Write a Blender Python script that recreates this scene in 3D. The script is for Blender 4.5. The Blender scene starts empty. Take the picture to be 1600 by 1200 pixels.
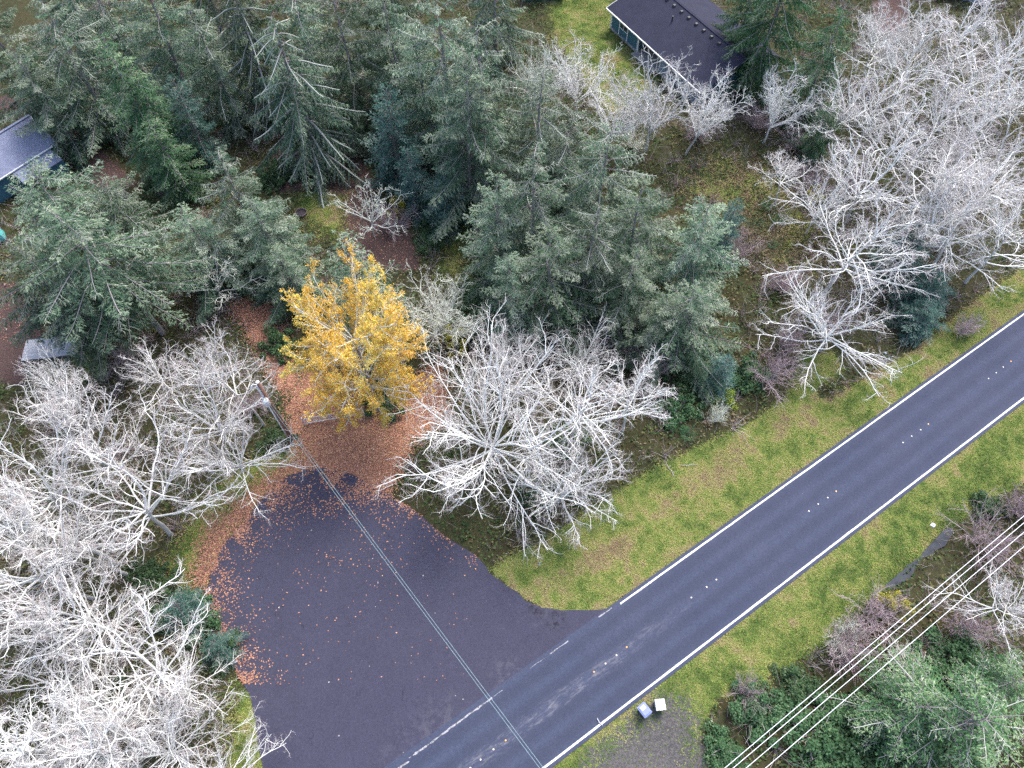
import bpy, math
import numpy as np
from mathutils import Vector, Matrix

# ------------------------------------------------------------------ camera, sky, sun, exposure
sc = bpy.context.scene
COL = sc.collection
CAM_H = 60.0; TILT = math.radians(30.5); FPX = 1109.0
SN, CS = math.sin(TILT), math.cos(TILT)
cam_d = bpy.data.cameras.new('camera'); cam = bpy.data.objects.new('camera', cam_d); COL.objects.link(cam)
cam.location = (0, 0, CAM_H); cam.rotation_euler = (TILT, 0, 0)
cam_d.sensor_width = 36.0; cam_d.lens = 36.0 * FPX / 1600.0
cam_d.clip_start = 0.5; cam_d.clip_end = 3000
sc.camera = cam

SUN_EL, SUN_AZ = math.radians(55), math.radians(30)      # azimuth from +Y towards +X
w = bpy.data.worlds.new('World'); sc.world = w; w.use_nodes = True
nt = w.node_tree; bg = nt.nodes['Background']
sky = nt.nodes.new('ShaderNodeTexSky'); sky.sky_type = 'NISHITA'; sky.sun_disc = False
sky.sun_elevation = SUN_EL; sky.sun_rotation = SUN_AZ
sky.air_density = 1.0; sky.dust_density = 3.5; sky.ozone_density = 1.0
nt.links.new(sky.outputs[0], bg.inputs[0]); bg.inputs[1].default_value = 0.15
sun_d = bpy.data.lights.new('sun', 'SUN'); sun_d.energy = 1.5; sun_d.angle = math.radians(25); sun_d.color = (1.0, 0.97, 0.93)
sun = bpy.data.objects.new('sun', sun_d); COL.objects.link(sun)
sdir = Vector((math.sin(SUN_AZ) * math.cos(SUN_EL), math.cos(SUN_AZ) * math.cos(SUN_EL), math.sin(SUN_EL)))
sun.rotation_euler = sdir.to_track_quat('Z', 'Y').to_euler(); sun.location = (0, 0, 90)
vs = sc.view_settings; vs.view_transform = 'Standard'; vs.look = 'None'; vs.gamma = 1.0
vs.use_curve_mapping = False; vs.exposure = 1.32
sc.cycles.max_bounces = 5; sc.cycles.diffuse_bounces = 3; sc.cycles.transparent_max_bounces = 4
sc.cycles.use_denoising = False

# ------------------------------------------------------------------ helpers
def P(u, v, z=0.0):
    """point of the place seen at photo pixel (u, v) and height z"""
    x = (u - 800) / FPX; y = (600 - v) / FPX
    t = (CAM_H - z) / (CS - y * SN)
    return np.array([x * t, (SN + y * CS) * t, z])
def P2(*l): return np.array([P(u, v)[:2] for u, v in l])
def norm(a): return a / np.maximum(np.linalg.norm(a, axis=-1, keepdims=True), 1e-9)

def mesh(name, V, F, mats, tint=None, smooth=False, mi=None, attr='tint'):
    """V (n,3); F: list of (m,k) int arrays"""
    F = [np.asarray(f, np.int32) for f in F if len(f)]
    me = bpy.data.meshes.new(name)
    V = np.asarray(V, np.float32)
    me.vertices.add(len(V)); me.vertices.foreach_set('co', V.ravel())
    idx = np.concatenate([f.ravel() for f in F])
    tot = np.concatenate([np.full(len(f), f.shape[1], np.int32) for f in F])
    st = np.concatenate([[0], np.cumsum(tot)[:-1]]).astype(np.int32)
    me.loops.add(len(idx)); me.loops.foreach_set('vertex_index', idx)
    me.polygons.add(len(tot)); me.polygons.foreach_set('loop_start', st); me.polygons.foreach_set('loop_total', tot)
    me.polygons.foreach_set('use_smooth', np.full(len(tot), bool(smooth)))
    for m in (mats if isinstance(mats, (list, tuple)) else [mats]): me.materials.append(m)
    if mi is not None: me.polygons.foreach_set('material_index', np.asarray(mi, np.int32))
    if tint is not None:
        a = me.attributes.new(attr, 'FLOAT', 'POINT'); a.data.foreach_set('value', np.asarray(tint, np.float32))
    me.update(calc_edges=True); me.validate()
    return me
class MB:
    """collects shapes, gives one mesh"""
    def __init__(s): s.V = []; s.F = {}; s.T = []; s.n = 0
    def add(s, V, F, tint=0.0):
        V = np.asarray(V, float).reshape(-1, 3)
        for f in F:
            f = np.asarray(f, np.int64)
            if f.ndim == 1: f = f[None]
            s.F.setdefault(f.shape[1], []).append(f + s.n)
        s.V.append(V); s.T.append(np.broadcast_to(np.asarray(tint, float), (len(V),)) if np.ndim(tint) < 2 else tint)
        s.n += len(V); return s
    def box(s, c, d, M=None, tint=0.0):
        x, y, z = np.asarray(d, float) / 2
        V = np.array([[-x,-y,-z],[x,-y,-z],[x,y,-z],[-x,y,-z],[-x,-y,z],[x,-y,z],[x,y,z],[-x,y,z]])
        if M is not None: V = V @ np.asarray(M).T
        return s.add(V + np.asarray(c, float), [[[0,3,2,1],[4,5,6,7],[0,1,5,4],[1,2,6,5],[2,3,7,6],[3,0,4,7]]], tint)
    def frustum(s, c, lo, hi, h, M=None, tint=0.0):
        a, b = np.asarray(lo) / 2; e, f = np.asarray(hi) / 2
        V = np.array([[-a,-b,0],[a,-b,0],[a,b,0],[-a,b,0],[-e,-f,h],[e,-f,h],[e,f,h],[-e,f,h]], float)
        if M is not None: V = V @ np.asarray(M).T
        return s.add(V + np.asarray(c, float), [[[0,3,2,1],[4,5,6,7],[0,1,5,4],[1,2,6,5],[2,3,7,6],[3,0,4,7]]], tint)
    def tube(s, pts, r, n=8, tint=0.0, caps=True):
        V, F = tubes(np.asarray(pts, float)[None], np.broadcast_to(r, (1, len(pts))), n)
        FF = [F]
        if caps:
            m = len(pts); FF += [np.arange(n)[::-1][None], (np.arange(n) + (m - 1) * n)[None]]
        return s.add(V, FF, tint)
    def prism(s, poly, z0, z1, tint=0.0):
        poly = np.asarray(poly, float); n = len(poly)
        V = np.vstack([np.c_[poly, np.full(n, z0)], np.c_[poly, np.full(n, z1)]])
        i = np.arange(n); j = (i + 1) % n
        s.add(V, [np.c_[i, j, j + n, i + n], (i + n)[None], i[::-1][None]], tint); return s
    def done(s, name, mats, smooth=False):
        return mesh(name, np.vstack(s.V), [np.vstack(f) for f in s.F.values()], mats, np.concatenate(s.T), smooth)
def tubes(pts, rad, n=3):
    """pts (N,K,3), rad (N,K) -> verts, quads"""
    N, K, _ = pts.shape
    T = np.empty_like(pts); T[:, 1:-1] = pts[:, 2:] - pts[:, :-2]; T[:, 0] = pts[:, 1] - pts[:, 0]; T[:, -1] = pts[:, -1] - pts[:, -2]
    T = norm(T); mean = norm(pts[:, -1] - pts[:, 0])
    ref = np.where(np.abs(mean[:, 2:3]) > 0.8, np.array([[1.0, 0, 0]]), np.array([[0, 0, 1.0]]))
    A = norm(np.cross(T, ref[:, None, :])); B = np.cross(T, A)
    th = np.arange(n) * 2 * math.pi / n
    V = pts[:, :, None, :] + rad[:, :, None, None] * (np.cos(th)[None, None, :, None] * A[:, :, None, :] + np.sin(th)[None, None, :, None] * B[:, :, None, :])
    b = (np.arange(N) * K * n)[:, None, None]; k = (np.arange(K - 1) * n)[None, :, None]; i = np.arange(n)[None, None, :]; j = (i + 1) % n
    F = np.stack([b + k + i, b + k + j, b + k + n + j, b + k + n + i], -1).reshape(-1, 4)
    return V.reshape(-1, 3), F
def diamonds(P0, D, Nn, L, W):
    """leaf-like rhombi: base P0, along D, facing Nn"""
    S_ = norm(np.cross(D, Nn)); mid = P0 + D * (L * .45)[:, None]
    V = np.stack([P0, mid + S_ * (W / 2)[:, None], P0 + D * L[:, None], mid - S_ * (W / 2)[:, None]], 1).reshape(-1, 3)
    F = np.arange(len(P0) * 4).reshape(-1, 4)
    return V, F
def ob(name, me, parent=None, loc=None, rz=0.0):
    o = bpy.data.objects.new(name, me); COL.objects.link(o)
    if parent is not None: o.parent = parent
    if loc is not None: o.location = [float(v) for v in loc]
    if rz: o.rotation_euler[2] = rz
    return o
def tag(o, label=None, cat=None, group=None, kind=None):
    if label: o['label'] = label
    if cat: o['category'] = cat
    if group: o['group'] = group
    if kind: o['kind'] = kind
    return o
def rotz(a):
    c, s = math.cos(a), math.sin(a); return np.array([[c, -s, 0], [s, c, 0], [0, 0, 1.0]])

# ------------------------------------------------------------------ materials
def new_mat(name, rough=0.85, spec=0.25):
    m = bpy.data.materials.new(name); m.use_nodes = True
    b = m.node_tree.nodes['Principled BSDF']; b.inputs['Roughness'].default_value = rough
    b.inputs['Specular IOR Level'].default_value = spec
    return m, m.node_tree, b
def nd(t, typ, **k):
    n = t.nodes.new(typ)
    for a, v in k.items(): setattr(n, a, v)
    return n
def noise(t, scale, detail=4, rough=.6, vec=None):
    n = nd(t, 'ShaderNodeTexNoise'); n.inputs['Scale'].default_value = scale; n.inputs['Detail'].default_value = detail
    n.inputs['Roughness'].default_value = rough
    if vec is not None: t.links.new(vec, n.inputs['Vector'])
    return n.outputs['Fac']
def ramp(t, fac, stops, interp='LINEAR'):
    r = nd(t, 'ShaderNodeValToRGB'); e = r.color_ramp; e.interpolation = interp
    while len(e.elements) < len(stops): e.elements.new(0.5)
    for el, (p, c) in zip(e.elements, stops):
        el.position = p; el.color = (*c, 1) if len(c) == 3 else c
    if fac is not None: t.links.new(fac, r.inputs[0])
    return r.outputs[0]
def mix(t, fac, a, b, mode='MIX'):
    n = nd(t, 'ShaderNodeMix', data_type='RGBA', blend_type=mode)
    for k, v in ((0, fac), (6, a), (7, b)):
        if isinstance(v, (int, float)): n.inputs[k].default_value = v
        elif isinstance(v, tuple): n.inputs[k].default_value = (*v, 1)
        else: t.links.new(v, n.inputs[k])
    return n.outputs[2]
def math_n(t, op, a, b=None, clamp=False):
    n = nd(t, 'ShaderNodeMath', operation=op, use_clamp=clamp)
    for k, v in ((0, a), (1, b)):
        if v is None: continue
        if isinstance(v, (int, float)): n.inputs[k].default_value = v
        else: t.links.new(v, n.inputs[k])
    return n.outputs[0]
def step(t, v, lo, hi):
    n = nd(t, 'ShaderNodeMapRange', interpolation_type='SMOOTHSTEP')
    n.inputs[1].default_value = lo; n.inputs[2].default_value = hi
    t.links.new(v, n.inputs[0]); return n.outputs[0]
def bump(t, b, h, strength=.4, dist=.05):
    n = nd(t, 'ShaderNodeBump'); n.inputs['Strength'].default_value = strength; n.inputs['Distance'].default_value = dist
    t.links.new(h, n.inputs['Height']); t.links.new(n.outputs[0], b.inputs['Normal'])
def geo_pos(t): return nd(t, 'ShaderNodeNewGeometry').outputs['Position']
def attr(t, name): return nd(t, 'ShaderNodeAttribute', attribute_name=name).outputs['Fac']
def flat(name, c, rough=.7, spec=.3, var=.12, scale=3.0, metal=0.0):
    m, t, b = new_mat(name, rough, spec); b.inputs['Metallic'].default_value = metal
    f = noise(t, scale, 5, .65, geo_pos(t))
    lo = tuple(x * (1 - var * 1.6) for x in c); hi = tuple(min(1, x * (1 + var * 1.3)) for x in c)
    t.links.new(ramp(t, f, [(.3, lo), (.7, hi)]), b.inputs['Base Color']); return m
def tinted(name, stops, rough=.85, spec=.15, objvar=0.12, transl=0.0):
    """colour by the mesh's own tint attribute, slightly shifted per object"""
    m, t, b = new_mat(name, rough, spec)
    c = ramp(t, attr(t, 'tint'), stops)
    if objvar:
        r = nd(t, 'ShaderNodeObjectInfo').outputs['Random']
        h = nd(t, 'ShaderNodeHueSaturation')
        t.links.new(math_n(t, 'MULTIPLY_ADD', r, objvar * .25), h.inputs['Hue'])
        h.inputs['Hue'].links[0].from_node.inputs[2].default_value = 0.5 - objvar * .125
        t.links.new(c, h.inputs['Color'])
        v = math_n(t, 'MULTIPLY_ADD', r, objvar * 3); v.node.inputs[2].default_value = 1 - objvar * 1.5
        t.links.new(v, h.inputs['Value']); c = h.outputs[0]
    t.links.new(c, b.inputs['Base Color'])
    if transl:
        tr = nd(t, 'ShaderNodeBsdfTranslucent'); t.links.new(c, tr.inputs[0])
        mx = nd(t, 'ShaderNodeMixShader'); mx.inputs[0].default_value = transl
        out = t.nodes['Material Output']
        t.links.new(b.outputs[0], mx.inputs[1]); t.links.new(tr.outputs[0], mx.inputs[2]); t.links.new(mx.outputs[0], out.inputs[0])
    return m

M = {}
# bark / branches : tint 0 stem .. 1 finest twig
M['alder'] = tinted('alder_bark', [(0, (.42, .41, .40)), (.35, (.77, .77, .74)), (.7, (.71, .70, .67)), (.85, (.50, .43, .43)), (1, (.38, .30, .30))], objvar=.14)
M['lichen_tree'] = tinted('lichened_bark', [(0, (.44, .43, .42)), (.35, (.72, .74, .68)), (.7, (.74, .77, .66)), (1, (.55, .55, .44))], objvar=.06)
M['mauve'] = tinted('twig_bark', [(0, (.26, .22, .22)), (.5, (.48, .40, .42)), (1, (.34, .24, .26))], objvar=.12)
M['brush'] = tinted('brushwood', [(0, (.16, .12, .11)), (.45, (.34, .27, .27)), (.8, (.50, .42, .43)), (1, (.58, .53, .52))], objvar=0)
M['bark'] = tinted('conifer_bark', [(0, (.20, .18, .19)), (.5, (.30, .29, .29)), (1, (.52, .54, .48))], objvar=.05)
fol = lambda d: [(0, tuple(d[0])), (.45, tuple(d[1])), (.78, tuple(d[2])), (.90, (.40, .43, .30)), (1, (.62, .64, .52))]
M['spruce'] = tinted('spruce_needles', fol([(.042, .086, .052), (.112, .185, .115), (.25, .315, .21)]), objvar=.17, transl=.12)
M['bright'] = tinted('hemlock_needles', fol([(.034, .092, .042), (.080, .180, .085), (.18, .28, .14)]), objvar=.08, transl=.12)
M['fresh'] = tinted('fresh_needles', fol([(.040, .105, .045), (.105, .215, .095), (.22, .33, .16)]), objvar=.08, transl=.12)
M['blue'] = tinted('blue_needles', fol([(.028, .074, .060), (.066, .145, .118), (.15, .24, .20)]), objvar=.08, transl=.12)
M['maple'] = tinted('maple_leaves', [(0, (.44, .24, .05)), (.3, (.74, .44, .07)), (.65, (.86, .61, .12)), (1, (.52, .55, .15))], objvar=0, transl=.3)
M['bush'] = tinted('bush_leaves', [(0, (.026, .058, .024)), (.5, (.060, .118, .052)), (.85, (.125, .185, .095)), (1, (.24, .26, .17))], objvar=.12, transl=.15)
M['yellowbush'] = tinted('yellowing_leaves', [(0, (.10, .12, .02)), (.5, (.36, .32, .04)), (1, (.6, .5, .06))], objvar=.1, transl=.2)
M['limebush'] = tinted('lime_leaves', [(0, (.10, .17, .02)), (.6, (.28, .36, .05)), (1, (.42, .46, .08))], objvar=0, transl=.2)
M['fern'] = tinted('fern_fronds', [(0, (.030, .075, .03)), (1, (.085, .17, .08))], objvar=.1, transl=.15)
M['grass'] = tinted('grass_blades', [(0, (.095, .165, .040)), (.3, (.220, .305, .072)), (.55, (.350, .355, .120)), (.78, (.40, .33, .175)), (1, (.29, .205, .135))], objvar=0, transl=.2)
M['cover'] = tinted('low_leaves', [(0, (.028, .058, .022)), (.38, (.070, .120, .042)), (.58, (.140, .145, .055)), (.82, (.22, .165, .105)), (1, (.32, .22, .17))], objvar=0, transl=.15)
M['leaf'] = tinted('fallen_leaves', [(0, (.10, .055, .042)), (.35, (.31, .15, .105)), (.7, (.52, .275, .18)), (.93, (.58, .37, .16)), (1, (.62, .54, .44))], objvar=0)

def ground_material():
    m, t, b = new_mat('forest_floor_and_grass', .95, .1)
    p = geo_pos(t)
    zc = nd(t, 'ShaderNodeAttribute', attribute_name='zones'); sp = nd(t, 'ShaderNodeSeparateColor'); t.links.new(zc.outputs['Color'], sp.inputs[0])
    n1, n2, n3 = noise(t, .25, 6, .65, p), noise(t, 1.6, 6, .7, p), noise(t, 8, 4, .7, p)
    floor = ramp(t, n2, [(.28, (.024, .020, .015)), (.42, (.046, .040, .024)), (.55, (.045, .055, .022)), (.70, (.105, .078, .060))])
    floor = mix(t, step(t, n1, .42, .62), floor, ramp(t, n3, [(.3, (.028, .032, .014)), (.7, (.072, .060, .032))]))
    grass = ramp(t, n2, [(.25, (.060, .085, .025)), (.45, (.12, .145, .04)), (.6, (.20, .185, .075)), (.78, (.26, .20, .11))])
    grass = mix(t, .45, grass, ramp(t, n3, [(.3, (.06, .075, .02)), (.7, (.22, .20, .08))]))
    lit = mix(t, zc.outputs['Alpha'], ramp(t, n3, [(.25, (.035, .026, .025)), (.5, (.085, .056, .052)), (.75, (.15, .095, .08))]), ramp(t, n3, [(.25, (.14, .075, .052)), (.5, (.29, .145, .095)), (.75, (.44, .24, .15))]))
    grav = ramp(t, noise(t, 5, 8, .9, p), [(.3, (.035, .035, .038)), (.5, (.095, .09, .09)), (.74, (.24, .22, .21))])
    def edge(ch): 
        a = math_n(t, 'ADD', sp.outputs[ch], math_n(t, 'MULTIPLY', math_n(t, 'SUBTRACT', n2, .5), 1.0))
        return step(t, a, .38, .62)
    c = mix(t, edge(0), floor, grass); c = mix(t, edge(1), c, lit); c = mix(t, edge(2), c, grav)
    t.links.new(c, b.inputs['Base Color']); bump(t, b, n3, .8, .12); return m
def asphalt_material(name, base, blue, speck, wear_line=None):
    m, t, b = new_mat(name, .72, .22)
    p = geo_pos(t)
    n1, n2, n3 = noise(t, .12, 5, .6, p), noise(t, .55, 8, .75, p), noise(t, 7, 6, .9, p)
    d = tuple(x * .86 for x in base); l = tuple(x * 1.14 for x in base)
    c = ramp(t, n1, [(.3, d), (.7, l)])
    c = mix(t, .55, c, ramp(t, n2, [(.34, tuple(x * .72 for x in base)), (.66, tuple(x * 1.32 for x in base))]))
    c = mix(t, .50, c, ramp(t, n3, [(.34, tuple(x * .5 for x in base)), (.66, tuple(x * 1.75 for x in base))]))
    w_ = nd(t, 'ShaderNodeTexVoronoi', feature='DISTANCE_TO_EDGE'); w_.inputs['Scale'].default_value = .16; wp = nd(t, 'ShaderNodeVectorMath', operation='ADD'); t.links.new(p, wp.inputs[0])
    wn = nd(t, 'ShaderNodeTexNoise'); wn.inputs['Scale'].default_value = .5; wn.inputs['Detail'].default_value = 6; t.links.new(p, wn.inputs['Vector']); wm_ = nd(t, 'ShaderNodeVectorMath', operation='SCALE'); t.links.new(wn.outputs['Color'], wm_.inputs[0]); wm_.inputs['Scale'].default_value = 5.0
    t.links.new(wm_.outputs[0], wp.inputs[1]); t.links.new(wp.outputs[0], w_.inputs['Vector'])
    if speck: c = mix(t, math_n(t, 'MULTIPLY', math_n(t, 'LESS_THAN', w_.outputs['Distance'], .0045), math_n(t, 'MULTIPLY', step(t, n1, .5, .6), .55)), c, tuple(x * .35 for x in base))
    if speck:                                     # pale grit lying in the surface
        v = nd(t, 'ShaderNodeTexVoronoi'); v.inputs['Scale'].default_value = 1.6; t.links.new(p, v.inputs['Vector'])
        sz = nd(t, 'ShaderNodeSeparateColor'); t.links.new(v.outputs['Color'], sz.inputs[0])
        thr = math_n(t, 'MULTIPLY', math_n(t, 'POWER', sz.outputs[0], 4), .10)
        c = mix(t, math_n(t, 'LESS_THAN', v.outputs['Distance'], thr), c, (.36, .32, .30))
        for (u_, v_, rr, col, k_) in ((795, 1055, 2.2, (.13, .13, .15), .32), (690, 1118, 2.6, (.12, .12, .14), .3), (845, 955, 2.4, (.10, .10, .13), .35), (868, 968, 1.3, (.012, .010, .012), .8), (838, 952, 1.2, (.012, .010, .012), .8), (640, 1165, 3.0, (.12, .11, .14), .28)):   # dust and wet stains
            q = P(u_, v_); vd = nd(t, 'ShaderNodeVectorMath', operation='DISTANCE'); t.links.new(p, vd.inputs[0]); vd.inputs[1].default_value = (float(q[0]), float(q[1]), .05)
            f = math_n(t, 'MULTIPLY', step(t, vd.outputs['Value'], rr, rr * .2), step(t, noise(t, 1.3 if rr > 1.5 else 2.2, 8, .7, p), .46, .62))
            c = mix(t, math_n(t, 'MULTIPLY', f, k_), c, col)
    if wear_line:                                 # lengthwise wheel tracks and a scuffed centre, in road coordinates
        (ox, oy), ang = wear_line
        mp = nd(t, 'ShaderNodeMapping', vector_type='TEXTURE'); mp.inputs['Location'].default_value = (ox, oy, 0); mp.inputs['Rotation'].default_value = (0, 0, ang)
        t.links.new(p, mp.inputs['Vector']); sx = nd(t, 'ShaderNodeSeparateXYZ'); t.links.new(mp.outputs[0], sx.inputs[0])
        a = math_n(t, 'ABSOLUTE', math_n(t, 'SUBTRACT', math_n(t, 'ABSOLUTE', sx.outputs[1]), 1.65))     # distance from lane middles
        tr = math_n(t, 'MULTIPLY', step(t, math_n(t, 'ABSOLUTE', math_n(t, 'SUBTRACT', a, .75)), .75, .1), .40)
        c = mix(t, tr, c, tuple(x * .62 for x in base))
        cen = math_n(t, 'MULTIPLY', step(t, math_n(t, 'ABSOLUTE', sx.outputs[1]), .85, .1), step(t, sx.outputs[0], -10.0, -26.0))
        st = nd(t, 'ShaderNodeMapping'); st.inputs['Scale'].default_value = (.5, 2.2, 1); t.links.new(mp.outputs[0], st.inputs['Vector'])
        cen = math_n(t, 'MULTIPLY', cen, step(t, noise(t, 1.6, 8, .8, st.outputs[0]), .47, .66))
        c = mix(t, math_n(t, 'MULTIPLY', cen, .6), c, (.24, .23, .24))
    t.links.new(c, b.inputs['Base Color']); bump(t, b, n3, .25, .02)
    r = ramp(t, n1, [(.3, (.72, .72, .72)), (.7, (.9, .9, .9))]); t.links.new(r, b.inputs['Roughness'])
    return m

# ------------------------------------------------------------------ plan of the place (from the photograph's ground points)
rng = np.random.default_rng(7)
def sdist(pts, poly):
    """signed distance (negative inside) of pts (n,2) to polygon"""
    d = np.full(len(pts), 1e9); ins = np.zeros(len(pts), bool)
    for a, b in zip(poly, np.roll(poly, -1, 0)):
        e = b - a; wv = pts - a; h = np.clip((wv @ e) / max(e @ e, 1e-9), 0, 1)
        d = np.minimum(d, np.linalg.norm(wv - h[:, None] * e, axis=1))
        c = (a[1] > pts[:, 1]) != (b[1] > pts[:, 1])
        xi = a[0] + (pts[:, 1] - a[1]) / (b[1] - a[1] if abs(b[1] - a[1]) > 1e-9 else 1e-9) * e[0]
        ins ^= c & (pts[:, 0] < xi)
    return np.where(ins, -d, d)
RDIR = norm(np.array([.8315, .5556])); RNRM = np.array([-RDIR[1], RDIR[0]])      # road axis, towards the upper right
R0 = np.array([26.32, 22.23])                                                    # a point of its centre line
RANG = math.atan2(RDIR[1], RDIR[0])
def road(s, o): return R0 + RDIR * s + RNRM * o
up = (P(1280, 720)[:2] - R0) @ RNRM; lo = (P(1200, 930)[:2] - R0) @ RNRM         # edge-line offsets
ROAD = np.array([road(-75, lo - .32), road(110, lo - .32), road(110, up + .30), road(-75, up + .30)])
LOT_PX = [(967, 948), (945, 951), (915, 955), (880, 955), (850, 950), (822, 938), (795, 915), (768, 893), (735, 866), (700, 838), (660, 808), (625, 782), (590, 760),
          (555, 742), (520, 733), (480, 733), (450, 742), (425, 762), (400, 790), (372, 822), (348, 860), (330, 890), (322, 925), (326, 965), (342, 1005), (368, 1045), (392, 1085), (402, 1125), (405, 1165), (412, 1205), (425, 1260)]
LOT = P2(*LOT_PX)
def wobble(poly, sub=.6, amp=.16, seed=1):
    r = np.random.default_rng(seed); out = []
    for a, b in zip(poly, np.roll(poly, -1, 0)):
        k = max(1, int(np.linalg.norm(b - a) / sub))
        for i in range(k): out.append(a + (b - a) * i / k)
    out = np.array(out); nz = r.normal(0, amp, out.shape); nz = (nz + np.roll(nz, 1, 0) + np.roll(nz, -1, 0)) / 2
    return out + nz
def wobble_open(poly, sub=.7, amp=.14):
    w_ = wobble(poly, sub, amp); k = sum(max(1, int(np.linalg.norm(b - a) / sub)) for a, b in zip(poly[:-1], poly[1:])); return w_[:k]
LOT_FULL = np.vstack([wobble_open(LOT), [LOT[-1]], [road((LOT[-1] - R0) @ RDIR - 2, up - .5)], [road((LOT[0] - R0) @ RDIR - .6, up - .5)]])
UPV = P2((770, 890), (800, 868), (840, 850), (900, 812), (940, 790), (1000, 745), (1080, 705), (1160, 670), (1230, 625), (1250, 560), (1300, 552), (1330, 590), (1400, 555), (1500, 480), (1600, 405), (1720, 330), (1800, 360))
UPV = np.vstack([UPV, [road(75, up + .2), road(-22, up + .2)], P2((850, 952), (800, 920))])
LOV_FAR = P2((1720, 690), (1560, 775), (1500, 815), (1425, 880), (1345, 950), (1290, 1000), (1235, 1040), (1180, 1070), (1120, 1090), (1090, 1150), (1080, 1230), (1000, 1330))
LOV = np.vstack([[road(-50, lo - .2), road(70, lo - .2)], LOV_FAR])
PAD = P2((930, 1160), (985, 1110), (1030, 1080), (1075, 1085), (1095, 1120), (1100, 1180), (1110, 1260), (900, 1260), (905, 1185))
LITTER = [P2((450, 640), (480, 580), (560, 600), (640, 590), (690, 570), (700, 640), (640, 700), (600, 780), (480, 735), (420, 765), (350, 850), (320, 920), (300, 900), (320, 830), (390, 765), (455, 715)),
          P2((360, 480), (420, 470), (450, 540), (470, 620), (440, 610), (400, 540)),
          P2((430, 240), (560, 235), (590, 300), (640, 360), (660, 420), (540, 420), (540, 300), (450, 300), (400, 300)),
          P2((0, 440), (60, 450), (70, 540), (40, 600), (-40, 600), (-60, 450)), P2((-40, 150), (60, 155), (130, 210), (220, 290), (150, 300), (60, 200)),
          P2((1360, 0), (1420, -20), (1420, 60), (1370, 50))]
LAWN = [P2((860, -10), (950, -10), (960, 60), (1030, 110), (1010, 140), (960, 180), (920, 130), (870, 60)), P2((690, 340), (735, 330), (725, 440), (690, 440)),
        P2((470, 290), (545, 290), (550, 380), (500, 370), (440, 320)), P2((340, 760), (440, 700), (470, 690), (470, 715), (390, 765), (320, 850), (290, 900), (310, 960), (290, 960), (270, 880)),
        P2((70, 560), (140, 560), (120, 600), (60, 600)), P2((380, 1080), (415, 1100), (420, 1210), (360, 1210))]
CLEAR = [P2((1070, 250), (1180, 240), (1260, 330), (1300, 420), (1230, 450), (1150, 340), (1060, 300))]
UPDITCH = P2((1290, 612), (1400, 548), (1500, 470), (1600, 402), (1720, 320)); LODITCH = P2((1385, 915), (1420, 890), (1460, 855), (1500, 820), (1530, 795))
def line_d(pts, line):
    d = np.full(len(pts), 1e9)
    for a, b in zip(line[:-1], line[1:]):
        e = b - a; wv = pts - a; h = np.clip((wv @ e) / (e @ e), 0, 1); d = np.minimum(d, np.linalg.norm(wv - h[:, None] * e, axis=1))
    return d
def paved(pts): return np.minimum(sdist(pts, ROAD), sdist(pts, LOT_FULL))
def GZ(pts):
    pts = np.atleast_2d(np.asarray(pts, float)); x, y = pts[:, 0], pts[:, 1]
    far = np.clip((paved(pts) - .6) / 5, 0, 1)
    z = far * (.22 * np.sin(x * .31 + 1.3) * np.sin(y * .27) + .16 * np.sin(x * .83 + y * .55) + .07 * np.sin(x * 2.1 - y * 1.7))
    z -= .45 * np.exp(-(line_d(pts, UPDITCH) / .8) ** 2) * far ** .3
    z -= .60 * np.exp(-(line_d(pts, LODITCH) / 1.1) ** 2)
    return z
def gz(x, y): return float(GZ([[x, y]])[0])

# ------------------------------------------------------------------ ground, road, paved lot, markings
xs = np.unique(np.concatenate([[-900, -500, -300, -200, -150, -120], np.arange(-100, 100.1, .5), [120, 150, 200, 300, 500, 900]]))
ys = np.unique(np.concatenate([[-900, -400, -200, -100, -60, -40, -25], np.arange(-14, 122, .5), [130, 150, 200, 300, 500, 900]]))
gx, gy = np.meshgrid(xs, ys); G = np.c_[gx.ravel(), gy.ravel()]
near = (np.abs(G[:, 0]) <= 100) & (G[:, 1] >= -14) & (G[:, 1] < 122)
def soft(d, wdt=.8): return np.clip(.5 - d / (2 * wdt), 0, 1)
def zones(pts):
    g = soft(sdist(pts, UPV)); g = np.maximum(g, soft(sdist(pts, LOV)))
    for k_, p in enumerate(LAWN): g = np.maximum(g, (.62 if k_ in (1, 2) else 1.0) * soft(sdist(pts, p), 2.2))
    for p in CLEAR: g = np.maximum(g, .34 * soft(sdist(pts, p), 2.0))
    g = g * (1 - .85 * np.exp(-(line_d(pts, UPDITCH) / 1.2) ** 2))          # wet dark ditch bottom
    l = np.zeros(len(pts))
    for p in LITTER: l = np.maximum(l, soft(sdist(pts, p), 1.2))
    v = soft(sdist(pts, PAD), 2.0)
    rd = np.abs((pts - R0) @ RNRM - (up + lo) / 2) - (up - lo) / 2
    v = np.maximum(v, .42 * np.clip(1.3 - rd, 0, 1))
    return g, l, v
zg, zl, zv = zones(G)
gv = np.c_[G, np.where(near, 0, 0)]
gv[near, 2] = GZ(G[near])
nx, ny = len(xs), len(ys)
ii = (np.arange(ny - 1)[:, None] * nx + np.arange(nx - 1)[None]).ravel()
gm = mesh('ground', gv, [np.c_[ii, ii + 1, ii + nx + 1, ii + nx]], ground_material(), smooth=True)
ca = gm.attributes.new('zones', 'FLOAT_COLOR', 'POINT')
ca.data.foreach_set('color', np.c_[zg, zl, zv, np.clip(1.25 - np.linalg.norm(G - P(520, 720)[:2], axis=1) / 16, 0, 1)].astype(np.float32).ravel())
tag(ob('ground', gm), kind='structure')

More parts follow.
